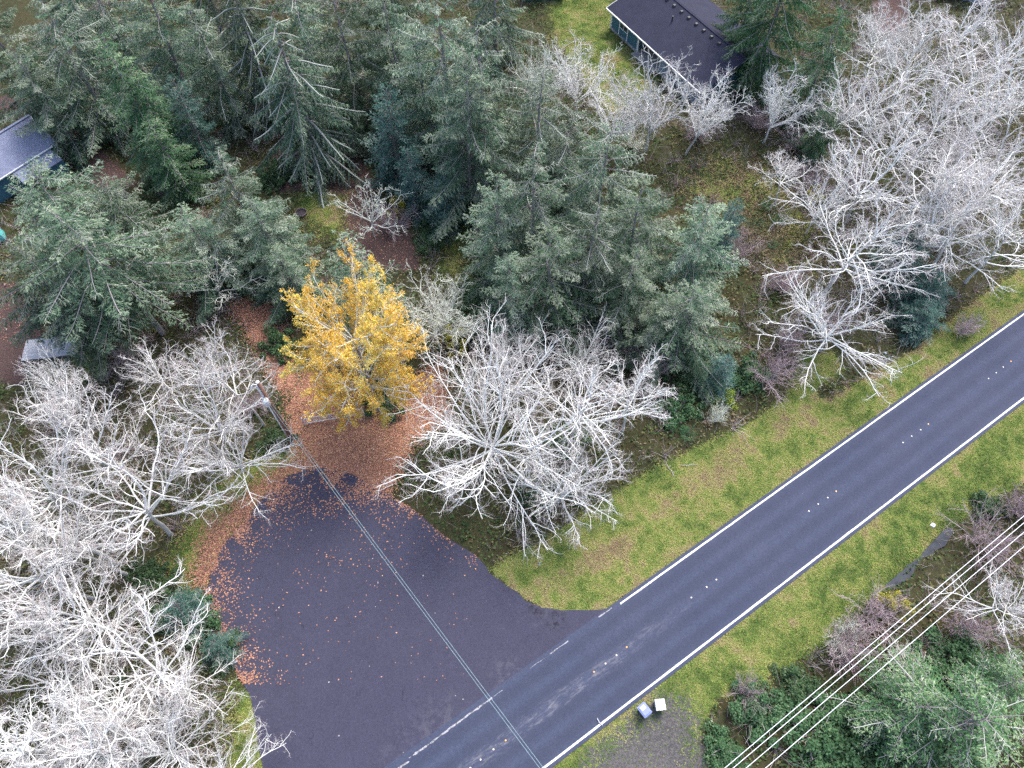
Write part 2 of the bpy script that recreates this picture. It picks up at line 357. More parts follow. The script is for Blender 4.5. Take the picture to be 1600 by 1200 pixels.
M['lot'] = asphalt_material('old_asphalt', (.041, .041, .067), .1, True)
M['road'] = asphalt_material('road_asphalt', (.046, .055, .092), .1, False, ((float(R0[0] + (RNRM * (up + lo) / 2)[0]), float(R0[1] + (RNRM * (up + lo) / 2)[1])), RANG))
# wear is referenced to the middle of the road; its scuffed stretch is at the junction
def sheet(poly, z, name, mat, skirt=.25):
    b = MB().prism(poly, z - skirt, z); o = ob(name, b.done(name, mat)); return o
lot = tag(sheet(LOT_FULL, .050, 'parking_lot', M['lot']), kind='structure')
rd = tag(sheet(ROAD, .060, 'road', M['road']), kind='structure')
def paint(name, col, wear):
    m, t, b = new_mat(name, .6, .3); f = noise(t, 5, 6, .75, geo_pos(t))
    k = step(t, f, .62 - wear, .72 - wear)
    t.links.new(mix(t, k, col, (.11, .11, .12)) if wear else ramp(t, f, [(.28, tuple(x * .55 for x in col)), (.42, tuple(x * .85 for x in col)), (.7, col)]), b.inputs['Base Color']); return m
M['paint'] = paint('white_road_paint', (.80, .80, .80), 0); M['oldpaint'] = paint('worn_road_paint', (.34, .33, .35), .14)
def stripe(s0, s1, o, wd, mat, z=.0645, seg=1.0, jit=0, parent=rd, name='edge_line'):
    k = max(2, int((s1 - s0) / seg)); r = np.random.default_rng(int(s0 * 7) & 255)
    ss = np.linspace(s0, s1, k); A = np.array([road(s, o + wd / 2 + r.normal(0, jit)) for s in ss]); B = np.array([road(s, o - wd / 2 + r.normal(0, jit)) for s in ss])
    V = np.vstack([np.c_[A, np.full(k, z)], np.c_[B, np.full(k, z)]]); i = np.arange(k - 1)
    return ob(name, mesh(name, V, [np.c_[i, i + k, i + k + 1, i + 1]], mat), parent)
s_up0 = (P(970, 945)[:2] - R0) @ RDIR
stripe(s_up0, 108, up - .02, .14, M['paint'], jit=.006)
stripe(-74, 108, lo, .15, M['paint'], jit=.006)
for (a, b, wd) in [((955, 949), (936, 966), .10), ((888, 1002), (859, 1022), .11), ((850, 1026), (829, 1047), .08), ((785, 1078), (771, 1089), .07), ((769, 1090), (700, 1140), .13), ((700, 1140), (640, 1186), .16), ((638, 1187), (560, 1250), .12)]:
    pa, pb = P(*a)[:2], P(*b)[:2]; sa, sb = sorted([(pa - R0) @ RDIR, (pb - R0) @ RDIR]); off = (((pa + pb) / 2) - R0) @ RNRM
    stripe(sa, sb, off, wd * .75, M['oldpaint'], seg=.25, jit=.025, name='worn_edge_line')
mk = MB()
th = np.arange(8) * math.pi / 4
mk.add(np.vstack([np.c_[.075 * np.cos(th), .075 * np.sin(th), np.zeros(8)], np.c_[.055 * np.cos(th), .055 * np.sin(th), np.full(8, .022)]]),
       [np.c_[np.arange(8), (np.arange(8) + 1) % 8, (np.arange(8) + 1) % 8 + 8, np.arange(8) + 8], (np.arange(8) + 8)[None]])
mm_w = mk.done('button', flat('ceramic_button', (.72, .60, .50), .4, .5, .05)); mm_y = mk.done('reflector', flat('amber_reflector', (.85, .42, .12), .3, .5, .05))
MKS = [(735, 1200, 0), (751, 1187, 0), (771, 1171, 0), (790, 1157, 1), (928, 1050, 1), (946, 1037, 0), (963, 1024, 0), (979, 1011.5, 1), (1080, 934, 0), (1104, 917.5, 0), (1119, 906, 0),
       (1263.5, 799, 0), (1278, 788, 0), (1293, 778, 0), (1306, 768, 1), (1410.5, 692, 0), (1424, 682, 0), (1438, 672, 0), (1450, 663, 1), (1544, 592, 0), (1556, 583, 0), (1567, 574, 0), (1579, 565, 1)]
for u, v, yl in MKS:
    p = P(u, v); ob('raised_marker', mm_y if yl else mm_w, rd, (p[0], p[1], .061))
# water lying in the roadside ditch
wm, t, b = new_mat('ditch_water', .45, .2); t.links.new(ramp(t, noise(t, 1.5, 5, .7, geo_pos(t)), [(.3, (.014, .019, .030)), (.7, (.035, .046, .066))]), b.inputs['Base Color'])
bump(t, b, noise(t, 5, 4, .6, geo_pos(t)), .3, .02)
DW = wobble(P2((1386, 912), (1415, 888), (1448, 858), (1474, 834), (1490, 820), (1497, 827), (1480, 848), (1455, 872), (1428, 897), (1398, 919)), .5, .14, 5)
tag(ob('ditch_water', MB().prism(DW, -.9, -.42).done('ditch_water', wm)), kind='structure')

# ------------------------------------------------------------------ houses and sheds
def frame(origin, ex):
    """matrix: local x along ex (plan), y to its left, z up"""
    ex = norm(np.asarray(ex, float)); return Matrix(((ex[0], -ex[1], 0, origin[0]), (ex[1], ex[0], 0, origin[1]), (0, 0, 1, origin[2] if len(origin) > 2 else 0), (0, 0, 0, 1)))
def shingles(name, c, course=.16):
    m, t, b = new_mat(name, .9, .15); p = nd(t, 'ShaderNodeTexCoord').outputs['Object']
    br = nd(t, 'ShaderNodeTexBrick'); br.inputs['Scale'].default_value = 1.0; br.inputs['Brick Width'].default_value = .34; br.inputs['Row Height'].default_value = course
    br.inputs['Mortar Size'].default_value = .012
    br.inputs['Color1'].default_value = (*[x * .8 for x in c], 1); br.inputs['Color2'].default_value = (*[x * 1.2 for x in c], 1); br.inputs['Mortar'].default_value = (*[x * .45 for x in c], 1)
    t.links.new(p, br.inputs['Vector']); f = noise(t, .6, 6, .7, p)
    t.links.new(mix(t, .6, br.outputs[0], ramp(t, f, [(.3, tuple(x * .75 for x in c)), (.7, tuple(x * 1.3 for x in c))])), b.inputs['Base Color'])
    bump(t, b, br.outputs['Fac'], .4, .02); return m
def siding(name, c):
    m, t, b = new_mat(name, .7, .3); p = nd(t, 'ShaderNodeTexCoord').outputs['Object']; sx = nd(t, 'ShaderNodeSeparateXYZ'); t.links.new(p, sx.inputs[0])
    f = math_n(t, 'FRACT', math_n(t, 'MULTIPLY', sx.outputs[2], 5.0)); n = noise(t, 3, 5, .6, p)
    t.links.new(ramp(t, n, [(.3, tuple(x * .8 for x in c)), (.7, tuple(x * 1.15 for x in c))]), b.inputs['Base Color']); bump(t, b, f, .5, .03); return m
M['trim'] = flat('white_trim', (.78, .78, .78), .5, .4, .06); M['glass'] = flat('window_glass', (.03, .04, .05), .08, .6, .2)
M['slate'] = shingles('dark_shingles', (.030, .032, .054)); M['blueslate'] = shingles('blue_grey_shingles', (.25, .27, .37), .14)
M['teal'] = siding('teal_siding', (.060, .15, .20)); M['paleblue'] = siding('pale_blue_siding', (.24, .31, .40)); M['concrete'] = flat('concrete', (.32, .31, .30), .9, .2, .2)
M['dark'] = flat('dark_metal', (.05, .05, .055), .5, .4, .2); M['greenpaint'] = flat('green_paint', (.03, .16, .13), .6, .3, .15)
M['weathered'] = flat('weathered_wood', (.26, .24, .23), .9, .15, .3, 6); M['whitebox'] = flat('white_panel', (.42, .42, .44), .6, .3, .12)
M['steel'] = flat('galvanised_steel', (.52, .53, .56), .45, .5, .12); M['pinkplank'] = flat('faded_plank', (.52, .40, .38), .9, .1, .2)
def part(root, name, mb, mat, smooth=False): return ob(name, mb.done(name, mat, smooth), root)
def slab(quad, th):
    """a plank with the given top corners, th thick downward along its normal"""
    q = np.asarray(quad, float); n = norm(np.cross(q[1] - q[0], q[3] - q[0])); n = n if n[2] > 0 else -n
    V = np.vstack([q - n * th, q]); return V, [[[0, 1, 5, 4], [1, 2, 6, 5], [2, 3, 7, 6], [3, 0, 4, 7], [4, 5, 6, 7], [3, 2, 1, 0]]]

# house with the dark roof: local x runs along the front eave, y into the house
e0 = np.array([12.86, 92.93]); exd = norm(np.array([9.74, -16.6])); LEN = 20.5; HALF = 6.6
hr = bpy.data.objects.new('dark_roofed_house', None); COL.objects.link(hr); hr.matrix_world = frame((e0[0], e0[1], 0), exd)
EZ, RZ = 2.9, 5.1
V, F = slab([[0, 0, EZ], [LEN, 0, EZ], [LEN, HALF, RZ], [0, HALF, RZ]], .16); rf = part(hr, 'roof', MB().add(V, F), M['slate'])
V, F = slab([[0, HALF, RZ - .004], [LEN, HALF, RZ - .004], [LEN, 2 * HALF, EZ], [0, 2 * HALF, EZ]], .16); part(hr, 'roof', MB().add(V, F), M['slate'])
part(hr, 'ridge_cap', MB().box((LEN / 2, HALF, RZ + .01), (LEN, .34, .07)), M['slate'])
for i in range(8):
    x = 5.2 + i * 1.55; ob('roof_vent', MB().frustum((x, HALF - .75, RZ - .28), (.42, .42), (.30, .30), .24).done('roof_vent', M['dark']), hr)
for x, y in ((8.6, 4.2),): part(hr, 'flue_pipe', MB().tube([(x, y, EZ + .25 * y), (x, y, EZ + .34 * y + .7)], .10, 10), M['dark'])
part(hr, 'gutter', MB().box((LEN / 2, -.07, EZ - .06), (LEN, .12, .13)), M['trim'])
part(hr, 'rake_board', MB().add(*slab([[-.06, 0, EZ + .03], [-.005, 0, EZ + .03], [-.005, HALF, RZ + .03], [-.06, HALF, RZ + .03]], .22)), M['trim'])
WY = .75
part(hr, 'wall', MB().box((3.55, WY + .08, 1.32), (6.1, .16, 2.64)), M['teal'])
part(hr, 'wall', MB().box((.58, WY + 5.9, 1.40), (.16, 11.4, 2.8)), M['teal'])
part(hr, 'wall', MB().box((9.0, WY + 2.2, 1.35), (4.8, .16, 2.7)), M['paleblue'])
part(hr, 'wall', MB().box((6.68, WY + 1.20, 1.33), (.16, 1.9, 2.66)), M['teal'])
part(hr, 'wall', MB().box((11.45, WY + 1.15, 1.33), (.16, 1.9, 2.66)), M['paleblue'])
part(hr, 'wall', MB().box((15.6, WY + .08, 1.32), (8.1, .16, 2.64)), M['paleblue'])
part(hr, 'wall', MB().box((LEN - .7, WY + 5.9, 1.40), (.16, 11.3, 2.8)), M['teal']); part(hr, 'wall', MB().box((LEN / 2, 2 * HALF - .8, 1.3), (LEN - 1.7, .16, 2.6)), M['teal'])
for x in (.52, 2.35, 4.25, 6.58, 11.6, 13.3, 15.5, 17.6): part(hr, 'corner_board', MB().box((x, WY - .02, 1.3), (.13, .05, 2.56)), M['trim'])
part(hr, 'downspout', MB().tube([(.35, -.05, EZ - .1), (.40, WY - .1, EZ - .5), (.40, WY - .1, .1)], .055, 6), M['trim'])
def window(root, x, z, wd, hg, y):
    f = part(root, 'window', MB().box((x, y - .035, z + hg / 2 + .04), (wd + .16, .07, .08)).box((x, y - .035, z - hg / 2 - .04), (wd + .16, .07, .08)).box((x - wd / 2 - .04, y - .035, z), (.08, .07, hg)).box((x + wd / 2 + .04, y - .035, z), (.08, .07, hg)).box((x, y - .03, z), (.05, .05, hg)), M['trim'])
    for s in (-1, 1): ob('pane', MB().box((x + s * (wd / 4), y - .012, z), (wd / 2 - .06, .02, hg)).done('pane', M['glass']), f)
window(hr, 3.3, 1.75, 1.7, .95, WY); window(hr, 14.4, 1.6, 1.5, 1.0, WY)
part(hr, 'porch_slab', MB().box((9.0, WY + .55, .06), (4.7, 3.1, .12)), M['concrete'])
dr_ = part(hr, 'door', MB().box((8.2, WY + 2.08, 1.05), (.95, .06, 2.05)), M['dark']); ob('handle', MB().box((8.55, WY + 2.03, 1.0), (.05, .06, .14)).done('handle', M['steel']), dr_)
for x in (6.9, 11.2): part(hr, 'porch_post', MB().box((x, WY - .1, 1.35), (.12, .12, 2.7)), M['trim'])
part(hr, 'foundation', MB().box((LEN / 2, WY + 5.6, .08), (LEN - 1.2, 11.5, .28)), M['concrete'])
tag(hr, 'blue house with long dark shingle roof and white-trimmed teal front wall', 'house')
p = P(1110, 141, .9)
tk = bpy.data.objects.new('propane_tank', None); COL.objects.link(tk); tk.location = (p[0], p[1], gz(p[0], p[1])); tk.rotation_euler[2] = .5
xx = np.array([-.95, -.90, -.75, .75, .90, .95]); part(tk, 'tank', MB().tube(np.c_[xx, 0 * xx, np.full(6, .75)], np.array([.05, .26, .40, .40, .26, .05]), 16), M['trim'], True)
part(tk, 'valve_dome', MB().tube([(0, 0, 1.1), (0, 0, 1.26), (0, 0, 1.32)], np.array([.16, .15, .08]), 10), M['trim'])
for x in (-.5, .5): part(tk, 'leg', MB().box((x, 0, .2), (.12, .5, .42)), M['concrete'])
tag(tk, 'white propane tank beside the end of the dark-roofed house', 'tank')

# slate-roofed house cut by the left edge: ridge end at (45,180)
rA = P(45, 180, 5.2)[:2]; rB = P(-140, 292, 5.2)[:2]; ax = norm(rB - rA)
h2 = bpy.data.objects.new('slate_roofed_house', None); COL.objects.link(h2); h2.matrix_world = frame((rA[0], rA[1], 0), ax)
LN2 = 17.0; E2 = 2.9
ev = P(58, 222, E2)[:2]; hf = abs((ev - rA) @ np.array([-ax[1], ax[0]])); hf = float(np.clip(hf, 3.2, 6))
V, F = slab([[0, hf, E2], [LN2, hf, E2], [LN2, 0, 5.2], [0, 0, 5.2]], .15); part(h2, 'roof', MB().add(V, F), M['blueslate'])
V, F = slab([[0, -hf, E2], [0, 0, 5.196], [LN2, 0, 5.196], [LN2, -hf, E2]], .15); part(h2, 'roof', MB().add(V, F), M['blueslate'])
part(h2, 'ridge_cap', MB().box((LN2 / 2, 0, 5.20), (LN2, .32, .08)), M['blueslate'])
for s in (-1, 1):
    part(h2, 'gutter', MB().box((LN2 / 2, s * (hf + .07), E2 - .06), (LN2, .12, .12)), M['trim'] if s > 0 else M['dark'])
    part(h2, 'wall', MB().box((LN2 / 2, s * (hf - .55), 1.3), (LN2 - 1.0, .16, 2.6)), M['teal'])
part(h2, 'wall', MB().add([[.5, -hf + .5, 0], [.5, hf - .5, 0], [.5, hf - .5, E2 + .2], [.5, 0, 4.9], [.5, -hf + .5, E2 + .2], [.66, -hf + .5, 0], [.66, hf - .5, 0], [.66, hf - .5, E2 + .2], [.66, 0, 4.9], [.66, -hf + .5, E2 + .2]],
     [[[0, 1, 2, 3, 4]], [[9, 8, 7, 6, 5]], [[0, 5, 6, 1], [1, 6, 7, 2], [2, 7, 8, 3], [3, 8, 9, 4], [4, 9, 5, 0]]]), M['teal'])
part(h2, 'lean_to_roof', MB().add(*slab([[1.0, hf + .02, E2 - .22], [6.0, hf + .02, E2 - .22], [6.0, hf + 1.9, E2 - .75], [1.0, hf + 1.9, E2 - .75]], .08)), M['blueslate'])
part(h2, 'porch_wall', MB().box((1.9, hf + .8, 1.0), (1.9, 1.6, 2.0)), M['teal'])
part(h2, 'rake_board', MB().add(*slab([[-.05, hf, E2 + .02], [.0, hf, E2 + .02], [.0, 0, 5.22], [-.05, 0, 5.22]], .2)), M['trim'])
tag(h2, 'teal house with blue-grey shingle gable roof cut by the left edge', 'house')

# shed at the top edge and the roof glimpsed through alders in the upper right
def shed(name, px, L_, D_, ang, wall, roof, label, h=2.3):
    p = P(*px); s = bpy.data.objects.new(name, None); COL.objects.link(s); s.location = (p[0], p[1], gz(p[0], p[1])); s.rotation_euler[2] = ang
    part(s, 'wall', MB().box((0, 0, h / 2), (L_, D_, h)), wall)
    for sg in (-1, 1):
        V, F = slab([[-L_ / 2 - .3, sg * (D_ / 2 + .3), h - .05], [L_ / 2 + .3, sg * (D_ / 2 + .3), h - .05], [L_ / 2 + .3, 0, h + D_ * .22 - .002 * sg], [-L_ / 2 - .3, 0, h + D_ * .22 - .002 * sg]], .1); part(s, 'roof', MB().add(V, F), roof)
    d_ = part(s, 'door', MB().box((0, -D_ / 2 - .03, .98), (1.1, .06, 1.95)), M['greenpaint']); ob('handle', MB().box((.42, -D_ / 2 - .08, 1.0), (.05, .05, .14)).done('handle', M['steel']), d_)
    part(s, 'ridge_cap', MB().box((0, 0, h + D_ * .22 + .02), (L_ + .6, .25, .05)), roof)
    tag(s, label, 'shed' if 'shed' in name else 'house')
shed('garden_shed', (850, -8), 5.5, 3.5, .05, M['greenpaint'], M['blueslate'], 'green shed with blue-grey roof at the top edge left of the lawn')
shed('grey_roofed_house', (1478, -28), 13, 8, -.5, M['paleblue'], M['blueslate'], 'blue-grey roof glimpsed at the top edge through bare branches', 2.8)

# ------------------------------------------------------------------ things in the yards
# white trailer bed under the fir, with a plank lying in front
p = P(82, 545, .7); tr_ = bpy.data.objects.new('flatbed_trailer', None); COL.objects.link(tr_); tr_.location = (p[0], p[1], gz(p[0], p[1])); tr_.rotation_euler[2] = .14
for i in range(7): ob('deck_board', MB().box((0, -1.05 + i * .35, .72), (5.2, .33, .06)).done('deck_board', M['whitebox']), tr_)
part(tr_, 'side_rail', MB().box((0, -1.27, .62), (5.3, .08, .22)), M['dark']); part(tr_, 'side_rail', MB().box((0, 1.27, .62), (5.3, .08, .22)), M['dark'])
for x in (-.5, .5):
    for s in (-1, 1):
        a = np.linspace(-.11, .11, 4); part(tr_, 'wheel', MB().tube(np.c_[np.full(4, x), s * 1.0 + a, np.full(4, .33)], np.array([.26, .33, .33, .26]), 14), M['dark'])
part(tr_, 'tongue', MB().box((3.3, 0, .5), (1.5, .1, .1)).tube([(4.0, 0, .5), (4.0, 0, .05)], .04, 6), M['steel'])
tag(tr_, 'white-decked flatbed trailer half hidden under the low fir at the left', 'trailer')
p = P(52, 554); tag(ob('plank', MB().box((0, 0, .07), (1.7, .22, .06)).box((.35, .05, .035), (.10, .5, .06)).done('plank', M['pinkplank']), None, (p[0], p[1], gz(p[0], p[1])), .12), 'pale plank lying on grass in front of the white trailer', 'plank')
p = P(-8, 372, .5); tb_ = bpy.data.objects.new('tarp_covered_stack', None); COL.objects.link(tb_); tb_.location = (p[0], p[1], gz(p[0], p[1])); tb_.rotation_euler[2] = .5
M['turq'] = flat('turquoise_tarp', (.12, .46, .46), .45, .4, .15)
tb_.scale = (.8, .8, .8)
part(tb_, 'tarp', MB().frustum((0, 0, .02), (2.6, 1.9), (2.1, 1.4), 1.05).frustum((0, 0, 1.07), (2.1, 1.4), (1.2, .3), .18), M['turq']); part(tb_, 'base', MB().box((0, 0, .06), (2.2, 1.5, .1)), M['weathered'])
tag(tb_, 'turquoise tarp over a stack at the left edge', 'tarp')
# weathered plank pile near the slate-roofed house
p = P(190, 305); pp = bpy.data.objects.new('plank_pile', None); COL.objects.link(pp); pp.location = (p[0], p[1], gz(p[0], p[1])); pp.rotation_euler[2] = -.7
for i in range(9): ob('plank', MB().box((0, 0, 0), (2.6, .2, .05)).done('plank', M['weathered']), pp, (.06 * (i % 4), -.55 + .27 * (i % 5), .03 + .06 * (i // 5)), .05 * ((i * 7) % 5 - 2))
tag(pp, 'weathered plank pile between the left firs', 'planks')
# tarp shelter, fire ring
p = P(455, 262); ts = bpy.data.objects.new('tarp_shelter', None); COL.objects.link(ts); ts.location = (p[0], p[1], gz(p[0], p[1])); ts.rotation_euler[2] = -.35
M['mauvecloth'] = flat('mauve_cloth', (.22, .15, .17), .8, .2, .15); M['whitecloth'] = flat('white_cloth', (.70, .70, .76), .7, .3, .06)
part(ts, 'mauve_panel', MB().add(*slab([[-.75, -.2, .75], [.1, -.2, .95], [.1, .9, .85], [-.65, .95, .35]], .03)), M['mauvecloth'])
V = np.array([[-.1, -.75, .08], [.75, -.65, .08], [.22, .35, .85], [.18, .30, .80], [-.1, -.70, .05], [.72, -.6, .05]])
part(ts, 'white_panel', MB().add(V, [[[0, 1, 2]], [[4, 3, 5]], [[0, 2, 3, 4], [1, 5, 3, 2], [0, 4, 5, 1]]]), M['whitecloth'])
for a, b in (((.3, .9, 0), (.55, .75, 1.0)), ((.8, -.1, 0), (.55, .75, 1.0)), ((-.75, -.2, 0), (-.7, -.2, .78))): part(ts, 'pole', MB().tube([a, b], .025, 6), M['steel'])
tag(ts, 'small white and mauve cloth shelter on poles beside the round dark bush', 'shelter')
p = P(471, 334); fr_ = bpy.data.objects.new('fire_ring', None); COL.objects.link(fr_); fr_.location = (p[0], p[1], gz(p[0], p[1]))
th = np.linspace(0, 2 * math.pi, 21); prof = [(.62, 0), (.66, .3), (.62, .32), (.58, .3), (.57, 0)]
V = np.array([[r_ * math.cos(a), r_ * math.sin(a), z_] for a in th[:-1] for r_, z_ in prof]); i = np.arange(20); j = (i + 1) % 20
part(fr_, 'ring', MB().add(V, [np.vstack([np.c_[i * 5 + k, j * 5 + k, j * 5 + k + 1, i * 5 + k + 1] for k in range(4)])]), flat('rusty_steel', (.20, .15, .15), .8, .2, .3, 8))
part(fr_, 'ash_bed', MB().tube([(0, 0, .0), (0, 0, .10), (0, 0, .14)], np.array([.56, .56, .25]), 14), flat('ash', (.07, .06, .065), .95, .1, .3, 9))
tag(fr_, 'round rusty steel fire ring on the grass of the clearing', 'fire ring')

# ------------------------------------------------------------------ utility pole, wires, gate, bins, small litter
pb = P(457, 687); POLE = np.array([-20.55, 29.22])
M['polewood'] = flat('treated_pole', (.26, .145, .11), .85, .2, .2, 5); M['grey'] = flat('grey_paint', (.66, .67, .69), .5, .4, .06); M['wire'] = flat('teal_wire', (.20, .30, .33), .5, .4, .1); M['bwire'] = flat('bright_wire', (.80, .81, .84), .4, .5, .04)
up_ = bpy.data.objects.new('utility_pole', None); COL.objects.link(up_); up_.location = (POLE[0], POLE[1], gz(*POLE))
part(up_, 'shaft', MB().tube([(0, 0, -.3), (0, 0, 5), (0, 0, 10.6)], np.array([.21, .18, .14]), 12), M['polewood'], True)
part(up_, 'riser_conduit', MB().tube([(-.19, -.16, .3), (-.17, -.15, 7.4)], .065, 8), M['grey'], True)
part(up_, 'riser_guard', MB().box((-.15, -.12, 8.9), (.16, .14, 2.6)), M['grey'])
tf = part(up_, 'transformer', MB().tube([(.02, -.42, 7.55), (.02, -.42, 7.62), (.02, -.42, 8.35), (.02, -.42, 8.47)], np.array([.24, .28, .28, .20]), 16), M['grey'], True)
for a in (-.1, .12): ob('bushing', MB().tube([(.02 + a, -.42, 8.45), (.02 + a, -.42, 8.75)], np.array([.05, .03]), 8).done('bushing', M['trim']), tf)
arm = part(up_, 'cutout_arm', MB().tube([(0, 0, 10.1), (-.55, .02, 10.25), (-.62, .02, 10.0)], .05, 8), M['grey'])
ob('cutout', MB().tube([(-.62, .02, 10.05), (-.72, -.08, 9.8), (-.78, -.10, 9.55)], np.array([.08, .11, .06]), 10).done('cutout', M['trim']), arm)
part(up_, 'top_cap', MB().tube([(0, 0, 10.58), (0, 0, 10.66), (0, 0, 10.72)], np.array([.16, .16, .05]), 12), M['grey'])
for z_ in (8.2, 7.75): part(up_, 'bracket', MB().box((.02, -.16, z_), (.12, .3, .08)), M['dark'])
tag(up_, 'brown wooden utility pole with white transformer and conduit by the driveway', 'utility pole')
def wire(name, a, b, r_, sag, mat, label, group, ext=(0, 0)):
    a, b = np.asarray(a, float), np.asarray(b, float); n = 24; s = np.linspace(-ext[0], 1 + ext[1], n)
    pts = a[None] + (b - a)[None] * s[:, None]; pts[:, 2] -= sag * 4 * s * (1 - s)
    tag(ob(name, MB().tube(pts, r_, 6).done(name, mat, True)), label, 'power line', group)
wb = P(852, 1204, 9.0); wc = P(846, 1204, 9.0)
wire('overhead_wire', (POLE[0] + .25, POLE[1] - .15, 7.1), wb, .017, .8, M['wire'], 'teal service wire from the utility pole over the lot, right one of the pair', 'service wires', (0, .3))
wire('overhead_wire', (POLE[0] + .05, POLE[1] - .25, 7.35), wc, .017, .8, M['wire'], 'teal service wire from the utility pole over the lot, left one of the pair', 'service wires', (0, .3))
for (a, b, z_, lab) in [((1488, 900), (1200, 1143), 9.6, 'bright power line nearest the road at the lower right'), ((1501, 900), (1200, 1154), 9.6, 'second bright power line from the road'), ((1519, 900), (1200, 1171), 9.6, 'third bright power line from the road'), ((1546, 900), (1200, 1197), 9.6, 'bright power line farthest from the road, crossing the lichened evergreens')]:
    wire('power_line', P(*b, z_), P(*a, z_), .021, .05, M['bwire'], lab, 'power lines along the road', (1.2, 2.2))

ga, gb = P(481, 664, .15)[:2], P(566, 649, .15)[:2]; gt = bpy.data.objects.new('farm_gate', None); COL.objects.link(gt); gt.matrix_world = frame((ga[0], ga[1], gz(*ga)), gb - ga); GL = float(np.linalg.norm(gb - ga))
part(gt, 'top_rail', MB().tube([(0, 0, 1.10), (GL, 0, 1.10)], .045, 8), M['steel']); part(gt, 'bottom_rail', MB().tube([(0, 0, .2), (GL, 0, .2)], .045, 8), M['steel'])
for z_ in (.42, .64, .86): part(gt, 'middle_rail', MB().tube([(0, 0, z_), (GL, 0, z_)], .012, 6), M['steel'])
for x in (0, GL * .42, GL): part(gt, 'upright', MB().tube([(x, 0, .18), (x, 0, 1.12)], .04, 8), M['steel'])
for i in range(9): part(gt, 'wire_bar', MB().tube([(.25 + i * .27, 0, .2), (.25 + i * .27, 0, 1.1)], .010, 5), M['steel'])
part(gt, 'hinge_post', MB().tube([(-.22, 0, -.2), (-.22, 0, 1.35)], .07, 10), M['steel']); part(gt, 'latch_post', MB().tube([(GL + .2, 0, -.2), (GL + .2, 0, 1.35)], .07, 10), M['steel'])
tag(gt, 'galvanised tubular farm gate across the leaf-covered driveway beside the maple', 'gate')

def wheelie(u, v, ang, label):
    p = P(u, v, 1.05); r = bpy.data.objects.new('wheeled_bin', None); COL.objects.link(r); r.location = (p[0], p[1], gz(p[0], p[1])); r.rotation_euler[2] = ang
    blue = flat('blue_plastic', (.10, .13, .30), .45, .4, .06); lidm = flat('blue_lid_plastic', (.20, .24, .46), .45, .4, .06)
    part(r, 'body', MB().frustum((0, 0, .10), (.50, .58), (.66, .82), .92).box((0, 0, 1.0), (.72, .88, .06)), blue)
    lid = part(r, 'lid', MB().box((0, .0, 1.055), (.74, .92, .05)).frustum((0, 0, 1.08), (.66, .84), (.54, .70), .05), lidm)
    ob('notice_sticker', MB().box((0, .17, 1.134), (.38, .30, .006)).done('notice_sticker', flat('white_sticker', (.78, .74, .72), .6, .3, .05)), lid)
    part(r, 'handle_bar', MB().tube([(-.27, -.50, 1.02), (.27, -.50, 1.02)], .028, 8), blue)
    for s in (-1, 1): part(r, 'wheel', MB().tube([(s * .26, -.32, .13), (s * .33, -.32, .13)], .13, 12), M['dark'])
    tag(r, label, 'bin', None)
wheelie(1007, 1109, math.radians(37), 'blue wheeled bin with a white sticker on its lid, on the gravel pad')
p = P(1032, 1101, .95); wb_ = bpy.data.objects.new('lidded_bin', None); COL.objects.link(wb_); wb_.location = (p[0], p[1], gz(p[0], p[1])); wb_.rotation_euler[2] = math.radians(5)
part(wb_, 'body', MB().frustum((0, 0, 0), (.58, .60), (.68, .72), .90), flat('grey_blue_plastic', (.34, .39, .47), .5, .4, .08))
ld = part(wb_, 'lid', MB().box((0, 0, .925), (.74, .80, .05)).frustum((0, .02, .95), (.70, .70), (.62, .62), .04), flat('white_lid', (.74, .74, .73), .5, .4, .05))
for x in (-.2, .2): ob('hinge', MB().box((x, -.40, .965), (.16, .05, .05)).done('hinge', M['dark']), ld)
tag(wb_, 'white square-lidded bin beside the blue wheeled bin', 'bin')
def crumple(name, u, v, s, mat, label, cat, n=6, seed=0):
    r = np.random.default_rng(seed); p = P(u, v); th = np.linspace(0, 2 * math.pi, 12)[:-1]; V = []; 
    for k in range(n):
        f = k / (n - 1); rr = s * math.cos(f * 1.35); V += [[rr * math.cos(a) * r.uniform(.6, 1.2), rr * math.sin(a) * r.uniform(.5, 1.1), s * .7 * f * r.uniform(.7, 1.2)] for a in th]
    i = np.arange(11); j = (i + 1) % 11
    tag(ob(name, MB().add(V, [np.vstack([np.c_[k * 11 + i, k * 11 + j, k * 11 + 11 + j, k * 11 + 11 + i] for k in range(n - 1)]), (i + 11 * (n - 1))[None]]).done(name, mat), None, (p[0], p[1], gz(p[0], p[1]) + .02)), label, cat)
crumple('litter_bag', 1459, 819, .26, M['whitecloth'], 'white crumpled bag on the grass above the ditch water', 'litter', seed=3)
crumple('litter_scrap', 1385, 549, .18, flat('blue_white_plastic', (.5, .58, .7), .5, .4, .1), 'tiny pale blue scrap at the edge of the upper ditch', 'litter', seed=4)
crumple('stone', 1491, 828, .30, flat('pale_stone', (.42, .36, .34), .9, .2, .2, 8), 'pale stone at the upper end of the ditch water', 'stone', seed=6)
p = P(843, 884); mp_ = bpy.data.objects.new('marker_stake', None); COL.objects.link(mp_); mp_.location = (p[0], p[1], gz(p[0], p[1]))
part(mp_, 'stake', MB().box((0, 0, .5), (.09, .03, 1.05)), M['trim']); part(mp_, 'flag', MB().box((.02, -.01, .95), (.22, .012, .20)), flat('teal_flag', (.1, .4, .42), .6, .3, .05))
tag(mp_, 'white stake with teal flag on the grass corner of the lot', 'stake')
